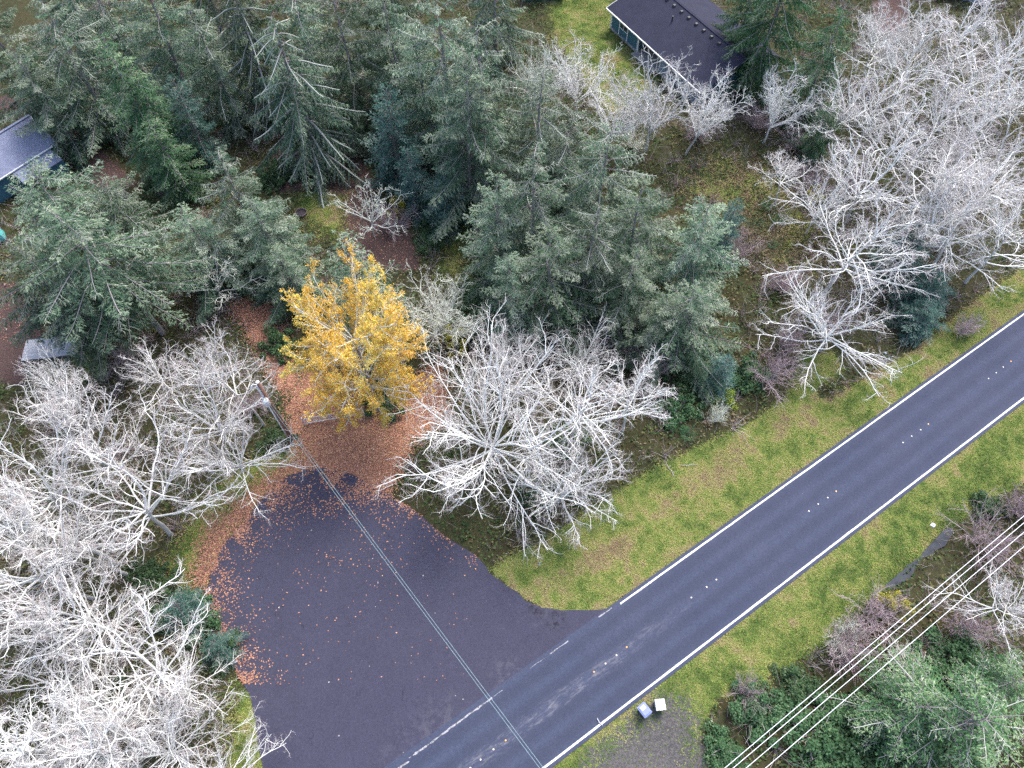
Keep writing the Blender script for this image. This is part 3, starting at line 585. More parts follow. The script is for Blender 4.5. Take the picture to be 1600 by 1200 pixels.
def stick(u, v, L_, ang, r_, label, col, seed):
    r = np.random.default_rng(seed); p = P(u, v); pts = np.c_[np.linspace(-.5, .5, 8) * L_, r.normal(0, .07 * L_ / 3, 8), .05 + r.uniform(0, .05, 8)]
    b = MB().tube(pts, np.linspace(r_, r_ * .5, 8), 6)
    for k in (2, 4, 5): b.tube([pts[k], pts[k] + [.3 * L_ / 3, (.35 if k % 2 else -.35) * L_ / 3, .12]], np.array([r_ * .6, r_ * .3]), 5)
    tag(ob('fallen_branch', b.done('fallen_branch', col, True), None, (p[0], p[1], gz(p[0], p[1]) + .04), ang), label, 'branch', 'fallen branches')
fb = flat('fallen_wood', (.42, .38, .37), .9, .1, .2)
stick(1047, 735, 2.2, 2.0, .035, 'curved fallen branch on rough grass below the ferns', fb, 1); stick(1076, 728, 1.5, .05, .03, 'short straight fallen stick on rough grass below the ferns', fb, 2)
stick(1512, 1014, 2.6, -.5, .05, 'mossy yellow fallen branch right of the outer power line', flat('mossy_wood', (.30, .25, .05), .95, .1, .2), 3)
# culvert end marker by the road edge
p = P(937, 1128); tag(ob('tyre_scrap', MB().tube([(-.3, 0, .07), (0, .06, .10), (.3, .02, .07)], .035, 6).done('tyre_scrap', M['steel']), None, (p[0], p[1], .05), 2.2), 'thin grey metal scrap beside the lower road edge line', 'litter')

# ------------------------------------------------------------------ growing plants
def grow(r, P0, D0, L, n, wander, trop):
    """N crooked shoots at once: start P0, direction D0, length L -> (N,n+1,3)"""
    N = len(P0); pts = np.empty((N, n + 1, 3)); pts[:, 0] = P0; D = norm(D0.copy()); h = (L / n)[:, None]
    for i in range(n):
        tr = trop[i] if isinstance(trop, (list, tuple, np.ndarray)) else trop
        D = norm(D + r.normal(0, wander, (N, 3)) + np.array([0, 0, 1.0]) * tr); pts[:, i + 1] = pts[:, i] + D * h
    return pts
def at_t(pts, idx, tt):
    K = pts.shape[1] - 1; f = np.clip(tt * K, 0, K - 1e-4); i = f.astype(int); fr = (f - i)[:, None]
    a, b = pts[idx, i], pts[idx, i + 1]; return a + (b - a) * fr, norm(b - a)
def away(r, T, ang, az=None, flatten=0.0):
    """directions leaving T by angle ang"""
    N = len(T); rv = r.normal(0, 1, (N, 3)); rv[:, 2] *= 1 - flatten
    perp = norm(rv - (rv * T).sum(1, keepdims=True) * T)
    return norm(np.cos(ang)[:, None] * T + np.sin(ang)[:, None] * perp)
def children(r, pts, L, k, t0, t1, ang, ratio, fall, flatten=0.0):
    N = len(pts); idx = np.repeat(np.arange(N), k)
    tt = t0 + (t1 - t0) * (np.tile((np.arange(k) + .5) / k, N) + r.uniform(-.4, .4, N * k) / k)
    p, T = at_t(pts, idx, np.clip(tt, 0, .999))
    d = away(r, T, np.radians(r.uniform(ang[0], ang[1], N * k)), flatten=flatten)
    ln = L[idx] * ratio * (1 - fall * tt) * r.uniform(.55, 1.25, N * k)
    return p, d, ln, idx, tt
def bare_tree(name, seed, H=12.0, R=5.0, first=.38, nl=22, fork=0.0, mat='alder', gnarl=1.0, fine=1.0, k2=8, k3=5, k4=3, thick=1.0, up0=60, up1=22, trop=.06, heavy=False):
    """returns (stem mesh, crown mesh) of a leafless tree"""
    r = np.random.default_rng(seed)
    tl = H * (fork if fork else .82)
    tr = grow(r, np.zeros((1, 3)), np.array([[0, 0, 1.0]]), np.array([tl]), 10, .045 * gnarl, .05)
    r0 = H * .0115 * thick
    rad = np.linspace(r0, r0 * (.75 if fork else .35), 11)[None]
    rad[0, 0] *= 1.25
    V, F = tubes(tr, rad, 8); stem = mesh(name + '_stem', V, [F], M[mat], np.full(len(V), .12), smooth=True)
    Vs, Fs, Ts, n0 = [], [], [], 0
    def put(pts, ra, n, tint):
        nonlocal n0
        V, F = tubes(pts, ra, n); Vs.append(V); Fs.append(F + n0); n0 += len(V); Ts.append(np.repeat(tint, pts.shape[1] * n) if np.ndim(tint) else np.full(len(V), tint))
    # limbs
    tt = np.sort(r.uniform(.82 if fork else first / .82, 1.0, nl)) if not fork else np.sort(r.uniform(.72, 1.0, nl))
    p, T = at_t(tr, np.zeros(nl, int), np.clip(tt, 0, .999))
    un = (tt - tt.min()) / (np.ptp(tt) + 1e-6)
    ang = np.radians(up0 + (up1 - up0) * un + r.uniform(-9, 9, nl))
    az = np.arange(nl) * 2.39996 + r.uniform(-.5, .5, nl)
    d = np.c_[np.cos(az) * np.sin(ang), np.sin(az) * np.sin(ang), np.cos(ang)]
    L1 = R * (1.25 - .55 * un) * r.uniform(.65, 1.2, nl)
    if fork and heavy: L1 = H * .62 * r.uniform(.7, 1.15, nl)
    elif fork: L1 = R * r.uniform(.75, 1.25, nl) * (1.05 + .2 * un)
    b1 = grow(r, p, d, L1, 9, .13 * gnarl, trop)
    ra1 = (.0086 * L1 * thick + .019)[:, None] * np.linspace(1, .32, 10)[None]
    put(b1, ra1, 5, np.full(nl, .33))
    p, d, L2, idx, t2 = children(r, b1, L1, k2, .18, 1.0, (28, 55), .46, .5, .5)
    b2 = grow(r, p, d, L2, 6, .20 * gnarl, trop * .8)
    ra2 = np.clip(.0115 * L2 * thick + .011, .015, .045)[:, None] * np.linspace(1, .4, 7)[None]
    put(b2, ra2, 4, np.full(len(p), .42))
    p, d, L3, idx, t3 = children(r, b2, L2, k3, .2, 1.0, (28, 65), .50, .35, .2)
    L3 = np.maximum(L3, .25)
    b3 = grow(r, p, d, L3, 4, .28 * gnarl, trop)
    put(b3, np.full((len(p), 5), .0135 * fine * (1.5 if heavy else 1)) * np.linspace(1, .4, 5)[None], 3, r.uniform(.45, .72, len(p)))
    if k4:
        p, d, L4, idx, t4 = children(r, b3, np.maximum(L3, .35), k4, .15, 1.0, (25, 65), .75, .2)
        b4 = grow(r, p, d, np.clip(L4, .18, .8), 2, .25, trop)
        put(b4, np.full((len(p), 3), .0072 * fine * (1.7 if heavy else 1)) * np.array([1, .85, .5])[None], 3, r.uniform(.78, 1.0, len(p)) if not heavy else r.uniform(.5, .9, len(p)))
    crown = mesh(name + '_crown', np.vstack(Vs), [np.vstack(Fs)], M[mat], np.concatenate(Ts), smooth=True)
    return stem, crown
def conifer(name, seed, H=20.0, R=5.5, cb=.10, nb=120, mat='spruce', droop=0.0, lich=.12, dens=1.0, top=.8, hang=.25, tw=.24, needle=(.34, .085), q=7, white=0.0, up_top=35, wthick=1.3):
    """returns (stem, boughs, needles): whorled boughs with side sprays of needle clusters"""
    r = np.random.default_rng(seed)
    tr = grow(r, np.zeros((1, 3)), np.array([[0, 0, 1.0]]), np.array([H]), 12, .012, .05)
    V, F = tubes(tr, np.linspace(H * .0125 + .03, .02, 13)[None], 8)
    stem = mesh(name + '_stem', V, [F], M['bark'], np.repeat(r.uniform(0, .5, 13), 8), smooth=True)
    tt = np.sort(cb + (1 - cb) * (1 - (1 - (np.arange(nb) + r.uniform(0, 1, nb)) / nb) ** .85)); tt = np.clip(tt, cb, .992)
    p, T = at_t(tr, np.zeros(nb, int), tt)
    un = (tt - cb) / (1 - cb)
    prof = np.clip((1 - un) ** top, 0, 1) * np.clip(.7 + un * 2.2, .7, 1)
    L = R * prof * r.uniform(.55, 1.30, nb) + .35
    az = np.arange(nb) * 2.39996 + r.uniform(-.6, .6, nb)
    el = np.radians(-8 - 20 * droop + (up_top + 8) * un ** 1.6 + r.uniform(-8, 8, nb))
    d = np.c_[np.cos(az) * np.cos(el), np.sin(az) * np.cos(el), np.sin(el)]
    trop = np.array([-.02, -.07, -.08, -.04, .02, .06, .09]) - .09 * droop * np.array([0, 1, 1.2, 1, .6, .2, 0])
    b1 = grow(r, p, d, L, 7, .055, list(trop))
    ra = np.clip(.008 * L + .012, .015, .07)[:, None] * np.linspace(1, .3, 8)[None]
    wb = (r.uniform(0, 1, nb) < white)
    ra = np.where(wb[:, None], ra * wthick, ra)
    Vb, Fb = tubes(b1, ra, 4)
    tb = np.where(wb[:, None], np.linspace(.3, 1.2, 8)[None], np.linspace(0, .55, 8)[None] * r.uniform(.2, 1.1, nb)[:, None])
    Tb = [np.repeat(np.clip(tb, 0, 1).ravel(), 4)]; Vs = [Vb]; Fs = [Fb]; n0 = len(Vb)
    # sprays leave both sides of each bough
    ks = np.maximum(4, (L / tw * dens).astype(int)); idx = np.repeat(np.arange(nb), ks); off = np.concatenate([np.arange(k) for k in ks])
    t2 = np.clip(.16 + .84 * (off + r.uniform(0, 1, len(off))) / ks[idx], 0, .999)
    p2, T2 = at_t(b1, idx, t2)
    side = norm(np.cross(T2, np.array([[0, 0, 1.0]]))) * np.where(off % 2, 1, -1)[:, None]
    fw = np.radians(r.uniform(38, 72, len(off)))
    d2 = norm(np.cos(fw)[:, None] * T2 + np.sin(fw)[:, None] * side + np.array([0, 0, 1.0]) * (r.normal(-hang, .18, len(off)))[:, None])
    L2 = np.clip((.25 * L[idx] * (1.02 - t2) ** .8 + .24) * r.uniform(.6, 1.3, len(off)), .25, 1.25)
    b2 = grow(r, p2, d2, L2, 3, .10, -.10 * hang)
    pale = wb[idx] & (t2 > .35) & (r.uniform(0, 1, len(off)) < .5)
    lb = r.beta(.45, 1.9, nb) * 4.2
    lic = (r.uniform(0, 1, len(off)) < lich * lb[idx] * (.4 + t2)) | pale
    # lichened twigs seen as pale threads
    bl = b2[lic]; Vl, Fl = tubes(bl, np.full((len(bl), 4), .014) * np.linspace(1, .6, 4)[None], 3)
    Vs.append(Vl); Fs.append(Fl + n0); n0 += len(Vl); Tb.append(np.full(len(Vl), .95))
    bough = mesh(name + '_boughs', np.vstack(Vs), [np.vstack(Fs)], M['bark'], np.concatenate(Tb), smooth=True)
    # needles
    nq = np.maximum(3, (q * L2 / .75).astype(int)); i3 = np.repeat(np.arange(len(off)), nq); t3 = r.uniform(.02, 1, len(i3))
    p3, T3 = at_t(b2, i3, np.clip(t3, 0, .999))
    d3 = away(r, T3, np.radians(r.uniform(15, 58, len(i3))), flatten=.45); d3[:, 2] -= hang * .5; d3 = norm(d3)
    nn = norm(r.normal(0, .55, (len(i3), 3)) + np.array([0, 0, 1.0]))
    ln = needle[0] * r.uniform(.6, 1.3, len(i3)); wd = needle[1] * r.uniform(.7, 1.35, len(i3))
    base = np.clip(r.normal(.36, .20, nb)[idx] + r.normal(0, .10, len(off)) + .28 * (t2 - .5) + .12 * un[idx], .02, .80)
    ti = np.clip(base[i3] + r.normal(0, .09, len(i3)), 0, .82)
    lq = (lic[i3] & (r.uniform(0, 1, len(i3)) < .55)) | (r.uniform(0, 1, len(i3)) < lich * .10 * lb[idx][i3])
    ti = np.where(lq, r.uniform(.84, 1.0, len(i3)), ti)
    ln = np.where(lq, ln * 1.25, ln); wd = np.where(lq, wd * .62, wd); d3[lq, 2] -= .7; d3 = norm(d3)     # hanging lichen strands
    Vn, Fn = diamonds(p3, d3, nn, ln, wd)
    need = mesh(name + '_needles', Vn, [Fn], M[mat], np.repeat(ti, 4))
    return stem, bough, need
def leaf_cloud(name, seed, mat, R, Hc, n, leaf, lobes=14, stems=9, base=.15, up=.5, bark='mauve', tint=(.45, .2)):
    """a leafy bush: stems plus many small leaves in uneven clumps"""
    r = np.random.default_rng(seed)
    c = r.normal(0, 1, (lobes, 3)); c = norm(c) * (r.uniform(.1, 1.0, lobes) ** .6)[:, None]; c[:, 2] = np.abs(c[:, 2])
    ctr = c * np.array([R, R, Hc]) * 1.1 + np.array([0, 0, base * Hc]); cr = R * r.uniform(.14, .38, lobes)
    k = r.integers(0, lobes, n); dv = norm(r.normal(0, 1, (n, 3))) * (r.uniform(.2, 1, n) ** .45)[:, None]
    p = ctr[k] + dv * cr[k][:, None] * np.array([1, 1, Hc / R * .9]); p[:, 2] = np.maximum(p[:, 2], .03)
    nn = norm(dv + r.normal(0, .5, (n, 3)) + np.array([0, 0, up])); d = norm(np.cross(nn, r.normal(0, 1, (n, 3))))
    V, F = diamonds(p, d, nn, leaf * r.uniform(.6, 1.3, n), leaf * .62 * r.uniform(.6, 1.3, n))
    crown = mesh(name + '_leaves', V, [F], M[mat], np.repeat(np.clip(r.normal(tint[0], tint[1], n), 0, 1), 4))
    az = r.uniform(0, 6.28, stems); d = np.c_[np.cos(az) * .6, np.sin(az) * .6, np.ones(stems)]
    s = grow(r, np.zeros((stems, 3)) + np.c_[np.cos(az), np.sin(az), 0 * az] * .08, d, Hc * r.uniform(.6, .95, stems), 5, .15, .02)
    V, F = tubes(s, np.linspace(.035, .012, 6)[None].repeat(stems, 0), 4)
    return mesh(name + '_stems', V, [F], M[bark], np.full(len(V), .2), smooth=True), crown
def bare_shrub(name, seed, R=3.0, Hs=3.5, ns=26, mat='mauve', thick=1.0):
    r = np.random.default_rng(seed); az = r.uniform(0, 6.28, ns); sp = r.uniform(.15, 1.0, ns)
    d = np.c_[np.cos(az) * sp, np.sin(az) * sp, np.ones(ns) * Hs / R]
    L = Hs * r.uniform(.6, 1.1, ns)
    b1 = grow(r, np.c_[np.cos(az), np.sin(az), 0 * az] * .18, d, L, 6, .12, -.01)
    V1, F1 = tubes(b1, np.linspace(.030 * thick, .012, 7)[None].repeat(ns, 0), 4)
    stem = mesh(name + '_stems', V1, [F1], M[mat], np.full(len(V1), .45), smooth=True)
    p, d, L2, i, t = children(r, b1, L, 9, .2, 1.0, (25, 55), .42, .35)
    b2 = grow(r, p, d, L2, 4, .2, .02); V2, F2 = tubes(b2, np.full((len(p), 5), .0125 * thick) * np.linspace(1, .5, 5)[None], 3)
    p, d, L3, i, t = children(r, b2, L2, 4, .2, 1.0, (25, 60), .5, .2)
    b3 = grow(r, p, d, L3, 2, .25, .02); V3, F3 = tubes(b3, np.full((len(p), 3), .0075 * thick), 3)
    tw = mesh(name + '_twigs', np.vstack([V2, V3]), [np.vstack([F2, F3 + len(V2)])], M[mat], np.r_[np.full(len(V2), .55), np.full(len(V3), .9)], smooth=True)
    return stem, tw

PROTO = {}
def proto(key, parts): PROTO[key] = parts            # parts: list of (part name, mesh)
def bt(key, **k): s, c = bare_tree(key, **k); proto(key, [('trunk', s), ('crown', c)]); PROTO[key + '#'] = (k.get('H', 12.0), k.get('R', 5.0))
def cf(key, **k): s, b, n = conifer(key, **k); proto(key, [('trunk', s), ('boughs', b), ('crown', n)]); PROTO[key + '#'] = (k.get('H', 20.0), k.get('R', 5.5))
bt('alder_a', seed=11, H=12, R=5, first=.38, nl=24, k2=9, k3=5, k4=3, thick=1.15, up0=84, up1=34, trop=.028, gnarl=.95)
bt('alder_b', seed=12, H=12, R=5, first=.45, nl=21, gnarl=1.05, k2=9, k3=5, k4=3, thick=1.15, up0=80, up1=36, trop=.03)
bt('alder_c', seed=13, H=13, R=4.6, first=.48, nl=19, gnarl=1.2, k2=9, k3=5, k4=3, thick=1.15, up0=78, up1=32, trop=.035)
bt('alder_d', seed=21, H=12, R=5, first=.30, nl=16, gnarl=.8, k2=11, k3=4, k4=3, thick=1.0, up0=72, up1=28, trop=.045)
bt('alder_e', seed=22, H=11, R=5, fork=.5, nl=13, gnarl=1.1, k2=11, k3=4, k4=3, thick=1.1, up0=74, up1=20, trop=.03)
bt('alder_fine', seed=14, H=12, R=5, first=.42, nl=22, gnarl=.9, fine=.9, k3=5, k4=4, thick=.8, mat='alder', up0=82, up1=34, trop=.025)
bt('alder_vase', seed=15, H=9, R=7.5, fork=.30, nl=26, gnarl=.85, k2=12, k3=5, up0=86, up1=34, trop=.018, thick=.72)
bt('alder_vase_b', seed=16, H=8, R=5, fork=.34, nl=18, gnarl=.95, k2=10, k3=4, up0=84, up1=30, trop=.022)
bt('gnarled', seed=17, H=12, R=5.0, fork=.30, nl=14, gnarl=1.4, k2=9, k3=5, k4=3, mat='alder', thick=1.1, heavy=True, up0=58, up1=10, trop=.07)
bt('lichen_fan', seed=18, H=9, R=5, fork=.25, nl=20, gnarl=1.1, k2=9, k3=5, k4=2, mat='lichen_tree', heavy=True, up0=62, up1=15, trop=.05)
bt('small_grey', seed=19, H=7, R=2.6, fork=.35, nl=11, gnarl=1.3, k2=6, k3=4, k4=2, mat='lichen_tree', heavy=True, up0=65, up1=20)
cf('spruce_a', seed=31, H=20, R=6.6, nb=74, lich=.22, top=.66, tw=.13, q=19, needle=(.27, .058), cb=.06, hang=.42)
cf('spruce_b', seed=32, H=20, R=6.6, nb=70, lich=.50, droop=.25, cb=.08, top=.64, tw=.13, q=19, needle=(.27, .058), white=.22, hang=.5)
cf('spruce_open', seed=33, H=17, R=6.2, nb=56, lich=.22, cb=.40, top=.45, tw=.14, droop=.2, q=19, needle=(.27, .062), hang=.35)
cf('weeping', seed=34, H=20, R=8.2, nb=88, lich=.05, droop=.75, white=.6, hang=.7, top=.62, tw=.14, up_top=20, q=17, needle=(.28, .06), wthick=2.5)
cf('hemlock', seed=35, H=18, R=4.0, nb=105, lich=.05, mat='bright', top=.68, droop=.35, tw=.14, q=17, needle=(.25, .062), hang=.4)
cf('young', seed=36, H=11, R=3.0, nb=95, lich=.015, mat='blue', top=.66, cb=.03, tw=.14, q=15, needle=(.22, .065), hang=.15)
cf('dense', seed=37, H=20, R=6.4, nb=105, lich=.02, mat='bright', top=.62, cb=.03, droop=.5, hang=.65, q=16, tw=.15, needle=(.30, .068))
cf('fir_green', seed=39, H=9, R=5.0, nb=70, lich=.10, cb=.15, top=.4, tw=.16, q=12, needle=(.24, .07), mat='fresh', white=.30)
cf('sprig', seed=38, H=13, R=3.8, nb=70, lich=.45, cb=.15, mat='spruce', white=.45, q=15, tw=.15, needle=(.24, .06))
proto('bush', list(zip(('stems', 'crown'), leaf_cloud('bush', 51, 'bush', 1.7, 1.6, 5200, .16, lobes=26)))); PROTO['bush#'] = (2.0, 1.5)
proto('bush_b', list(zip(('stems', 'crown'), leaf_cloud('bush_b', 52, 'bush', 1.7, 1.4, 4600, .17, lobes=30)))); PROTO['bush_b#'] = (2.0, 1.5)
proto('yellow_bush', list(zip(('stems', 'crown'), leaf_cloud('yellow_bush', 53, 'yellowbush', 1.5, 1.9, 1800, .16)))); PROTO['yellow_bush#'] = (2.0, 1.5)
proto('lime_bush', list(zip(('stems', 'crown'), leaf_cloud('lime_bush', 54, 'limebush', 1.2, 1.8, 900, .15)))); PROTO['lime_bush#'] = (2.0, 1.2)
proto('shrub', list(zip(('stems', 'twigs'), bare_shrub('shrub', 61)))); PROTO['shrub#'] = (3.5, 3.0)
proto('shrub_b', list(zip(('stems', 'twigs'), bare_shrub('shrub_b', 62, 3.0, 2.8, 32)))); PROTO['shrub_b#'] = (2.8, 3.0)
proto('shrub_white', list(zip(('stems', 'twigs'), bare_shrub('shrub_white', 63, 3.0, 3.0, 24, 'lichen_tree', 1.2)))); PROTO['shrub_white#'] = (3.0, 3.0)
PR = np.random.default_rng(99); SUFFIX = {}
def plant(name, key, u, v, Ht, Rt, label, cat, group, lean=(0, 0), base=False):
    """place a copy with its top (or its base) where the photo has pixel (u, v)"""
    H0, R0_ = PROTO[key + '#']
    p = P(u, v, 0.0 if base else Ht * .96)
    x, y = float(p[0]), float(p[1])
    if not base: x -= lean[0] * Ht; y -= lean[1] * Ht
    root = bpy.data.objects.new(name, None); COL.objects.link(root); root.empty_display_size = .3
    root.location = (x, y, gz(x, y) - .06)
    a = PR.uniform(0, 6.283); sx = Rt / R0_
    q = Vector((0, 0, 1)).rotation_difference(Vector((lean[0], lean[1], 1)).normalized())
    root.rotation_mode = 'QUATERNION'; root.rotation_quaternion = q @ Matrix.Rotation(a, 3, 'Z').to_quaternion()
    root.scale = (sx * PR.uniform(.92, 1.08), sx * PR.uniform(.92, 1.08), Ht / H0)
    for pn, me in PROTO[key]: ob(pn, me, root)
    return tag(root, label, cat, group)

# ------------------------------------------------------------------ trees, from the photograph
CON = [  # key, top pixel, height, radius, label
 ('weeping', 425, 28, 20, 7.2, 'weeping spruce with long white drooping boughs above the leaf-strewn clearing'),
 ('weeping', 350, -55, 20, 5.5, 'drooping spruce cut by the top edge, left of the weeping spruce'),
 ('hemlock', 160, 60, 18, 4.0, 'narrow bright green hemlock left of the weeping spruce'),
 ('hemlock', 232, 190, 11, 3.2, 'short green hemlock below the narrow bright green hemlock'),
 ('spruce_b', 60, 0, 18, 5.6, 'lichen-streaked spruce above the slate-roofed house at the left'),
 ('spruce_a', -45, -10, 17, 5.0, 'spruce cut by the top left corner of the photo'),
 ('spruce_a', 205, -50, 19, 5.2, 'grey-green spruce at the top edge behind the bright green hemlock'),
 ('spruce_b', 118, -80, 19, 5.2, 'spruce at the top edge between the corner spruce and the hemlock'),
 ('spruce_b', 300, 10, 16, 4.6, 'spruce squeezed between the bright green hemlock and the weeping spruce'),
 ('young', 268, 128, 12, 3.0, 'small bluish fir between the bright hemlock and the weeping spruce'),
 ('spruce_a', 520, -45, 20, 5.2, 'dark spruce at the top edge just right of the weeping spruce'),
 ('spruce_a', 602, -30, 19, 5.0, 'dark spruce at the top edge behind the conical teal fir'),
 ('young', 600, 142, 13, 3.4, 'conical dark teal fir beside the leaf-strewn clearing'),
 ('young', 640, 232, 9, 2.6, 'lower teal fir right of the conical dark teal fir'),
 ('young', 692, 272, 8, 2.6, 'small bluish fir left of the narrow grass strip'),
 ('spruce_b', 690, -10, 22, 6.2, 'tall pale lichened spruce at the top centre'),
 ('spruce_b', 755, 40, 21, 5.6, 'tall lichened spruce right of the top centre spruce'),
 ('spruce_a', 722, 120, 18, 5.2, 'spruce below the two tall lichened top centre spruces'),
 ('spruce_b', 838, 120, 18, 5.0, 'lichened spruce left of the lawn by the dark-roofed house'),
 ('spruce_b', 948, 205, 18, 5.4, 'lichened spruce below the lawn and bare gnarled trees'),
 ('spruce_b', 838, 238, 18, 5.4, 'lichened spruce in the middle of the conifer stand'),
 ('spruce_a', 782, 275, 16, 4.0, 'spruce right of the narrow grass strip'),
 ('spruce_a', 1010, 285, 16, 4.6, 'spruce at the right of the conifer stand beside the brown clearing'),
 ('spruce_a', 868, 360, 15, 4.8, 'spruce above the bare white alders in the centre'),
 ('spruce_b', 925, 330, 15, 4.6, 'lichened spruce between the stand centre and the bare alders'),
 ('spruce_a', 985, 400, 12, 4.0, 'short spruce at the lower middle of the conifer stand'),
 ('spruce_a', 1108, 330, 14, 5.0, 'broad spruce at the right corner of the stand by the brown clearing'),
 ('young', 1150, 318, 8, 2.0, 'small pointed bluish fir at the corner of the stand by the clearing'),
 ('spruce_a', 1090, 445, 11, 4.6, 'spruce at the lower right of the stand above the mossy bushes'),
 ('spruce_a', 1040, 480, 9, 3.2, 'short spruce left of the lower right spruce of the stand'),
 ('spruce_a', 800, 405, 12, 3.6, 'spruce right of the pale lichened fan-shaped tree'),
 ('young', 1135, 560, 5, 2.0, 'small dark fir among bushes above the mown verge'),
 ('dense', 1262, -130, 22, 6.4, 'dense dark green cedar right of the dark-roofed house'),
 ('dense', 1318, 20, 15, 4.6, 'dense cedar in front of the large cedar by the dark-roofed house'),
 ('dense', 1205, -110, 18, 4.6, 'dense cedar at the top edge against the dark roof'),
 ('dense', 1300, 165, 8, 3.2, 'low dark cedar at the foot of the dense cedars'),
 ('spruce_open', 112, 330, 18, 7.0, 'open fir with grey leaning trunk above the left alder grove'),
 ('spruce_open', 40, 268, 15, 5.6, 'open fir hiding the slate-roofed house at the left'),
 ('spruce_open', 20, 400, 13, 5.2, 'open fir at the left edge above the red litter patch'),
 ('spruce_open', 170, 300, 13, 4.6, 'thin fir between the open fir and the pale broad fir'),
 ('spruce_open', 100, 460, 11, 4.8, 'low open fir over the white trailer at the left'),
 ('spruce_b', 342, 238, 15, 4.3, 'pale broad fir left of the leaf-strewn clearing'),
 ('spruce_a', 398, 312, 12, 3.5, 'fir right of the pale broad fir above the driveway'),
 ('spruce_a', 440, 395, 8, 3.6, 'low fir left of the yellow maple'),
 ('spruce_a', 295, 330, 11, 4.2, 'fir left of the pale broad fir'),
 ('sprig', 537, 368, 17, 4.4, 'pale-twigged spruce top sticking up in front of the yellow maple'),
 ('spruce_b', 30, -140, 19, 5.6, 'spruce farthest into the top left corner'),
 ('spruce_a', 270, -150, 20, 5.6, 'spruce at the top edge above the squeezed spruce'),
 ('spruce_a', 590, -150, 20, 5.6, 'spruce farthest back at the top edge above the conical teal fir'),
 ('spruce_b', 770, -110, 18, 5.2, 'spruce at the top edge left of the lichened bare tree'),
 ('spruce_b', 440, -95, 21, 6.0, 'spruce at the top edge directly behind the weeping spruce'),
 ('spruce_a', 655, 55, 16, 5.0, 'spruce right of the conical teal fir at the upper centre'),
 ('spruce_b', 890, 165, 15, 4.6, 'pale lichened spruce touching the lower end of the lawn'),
 ('spruce_a', 15, 75, 14, 4.6, 'spruce behind the ridge of the slate-roofed house'),
 ('hemlock', 205, 110, 14, 3.6, 'green hemlock right behind the narrow bright green hemlock'),
 ('young', 1442, 352, 8, 3.0, 'tall dark teal roadside fir among the bare right-hand alders'),
 ('young', 1468, 425, 5, 2.8, 'middle dark teal fir by the roadside ditch'),
 ('young', 1452, 478, 3.5, 2.5, 'lowest dark teal fir at the edge of the roadside ditch'),
 ('fir_green', 1548, 1120, 9, 5.2, 'lichened evergreen in the bottom right corner'),
 ('fir_green', 1450, 1100, 7, 4.0, 'lichened evergreen left of the bottom right corner one'),
 ('fir_green', 1592, 1060, 6, 3.2, 'small evergreen at the right edge below the power lines'),
 ('young', 270, 945, 4, 2.0, 'bluish young fir at the left edge of the asphalt lot'),
 ('young', 332, 1005, 3, 1.6, 'smallest young fir leaning over the left lot edge'),
]
for key, u, v, h, r_, lab in CON:
    name = {'weeping': 'weeping_spruce', 'hemlock': 'hemlock_tree', 'young': 'young_fir', 'dense': 'cedar_tree', 'spruce_open': 'fir_tree', 'fir_green': 'fir_tree', 'sprig': 'spruce_tree'}.get(key, 'spruce_tree')
    plant(name, key, u, v, h, r_ * (1.36 if key in ('spruce_a', 'spruce_b') else 1.15), lab, 'conifer', 'conifers of the wood')
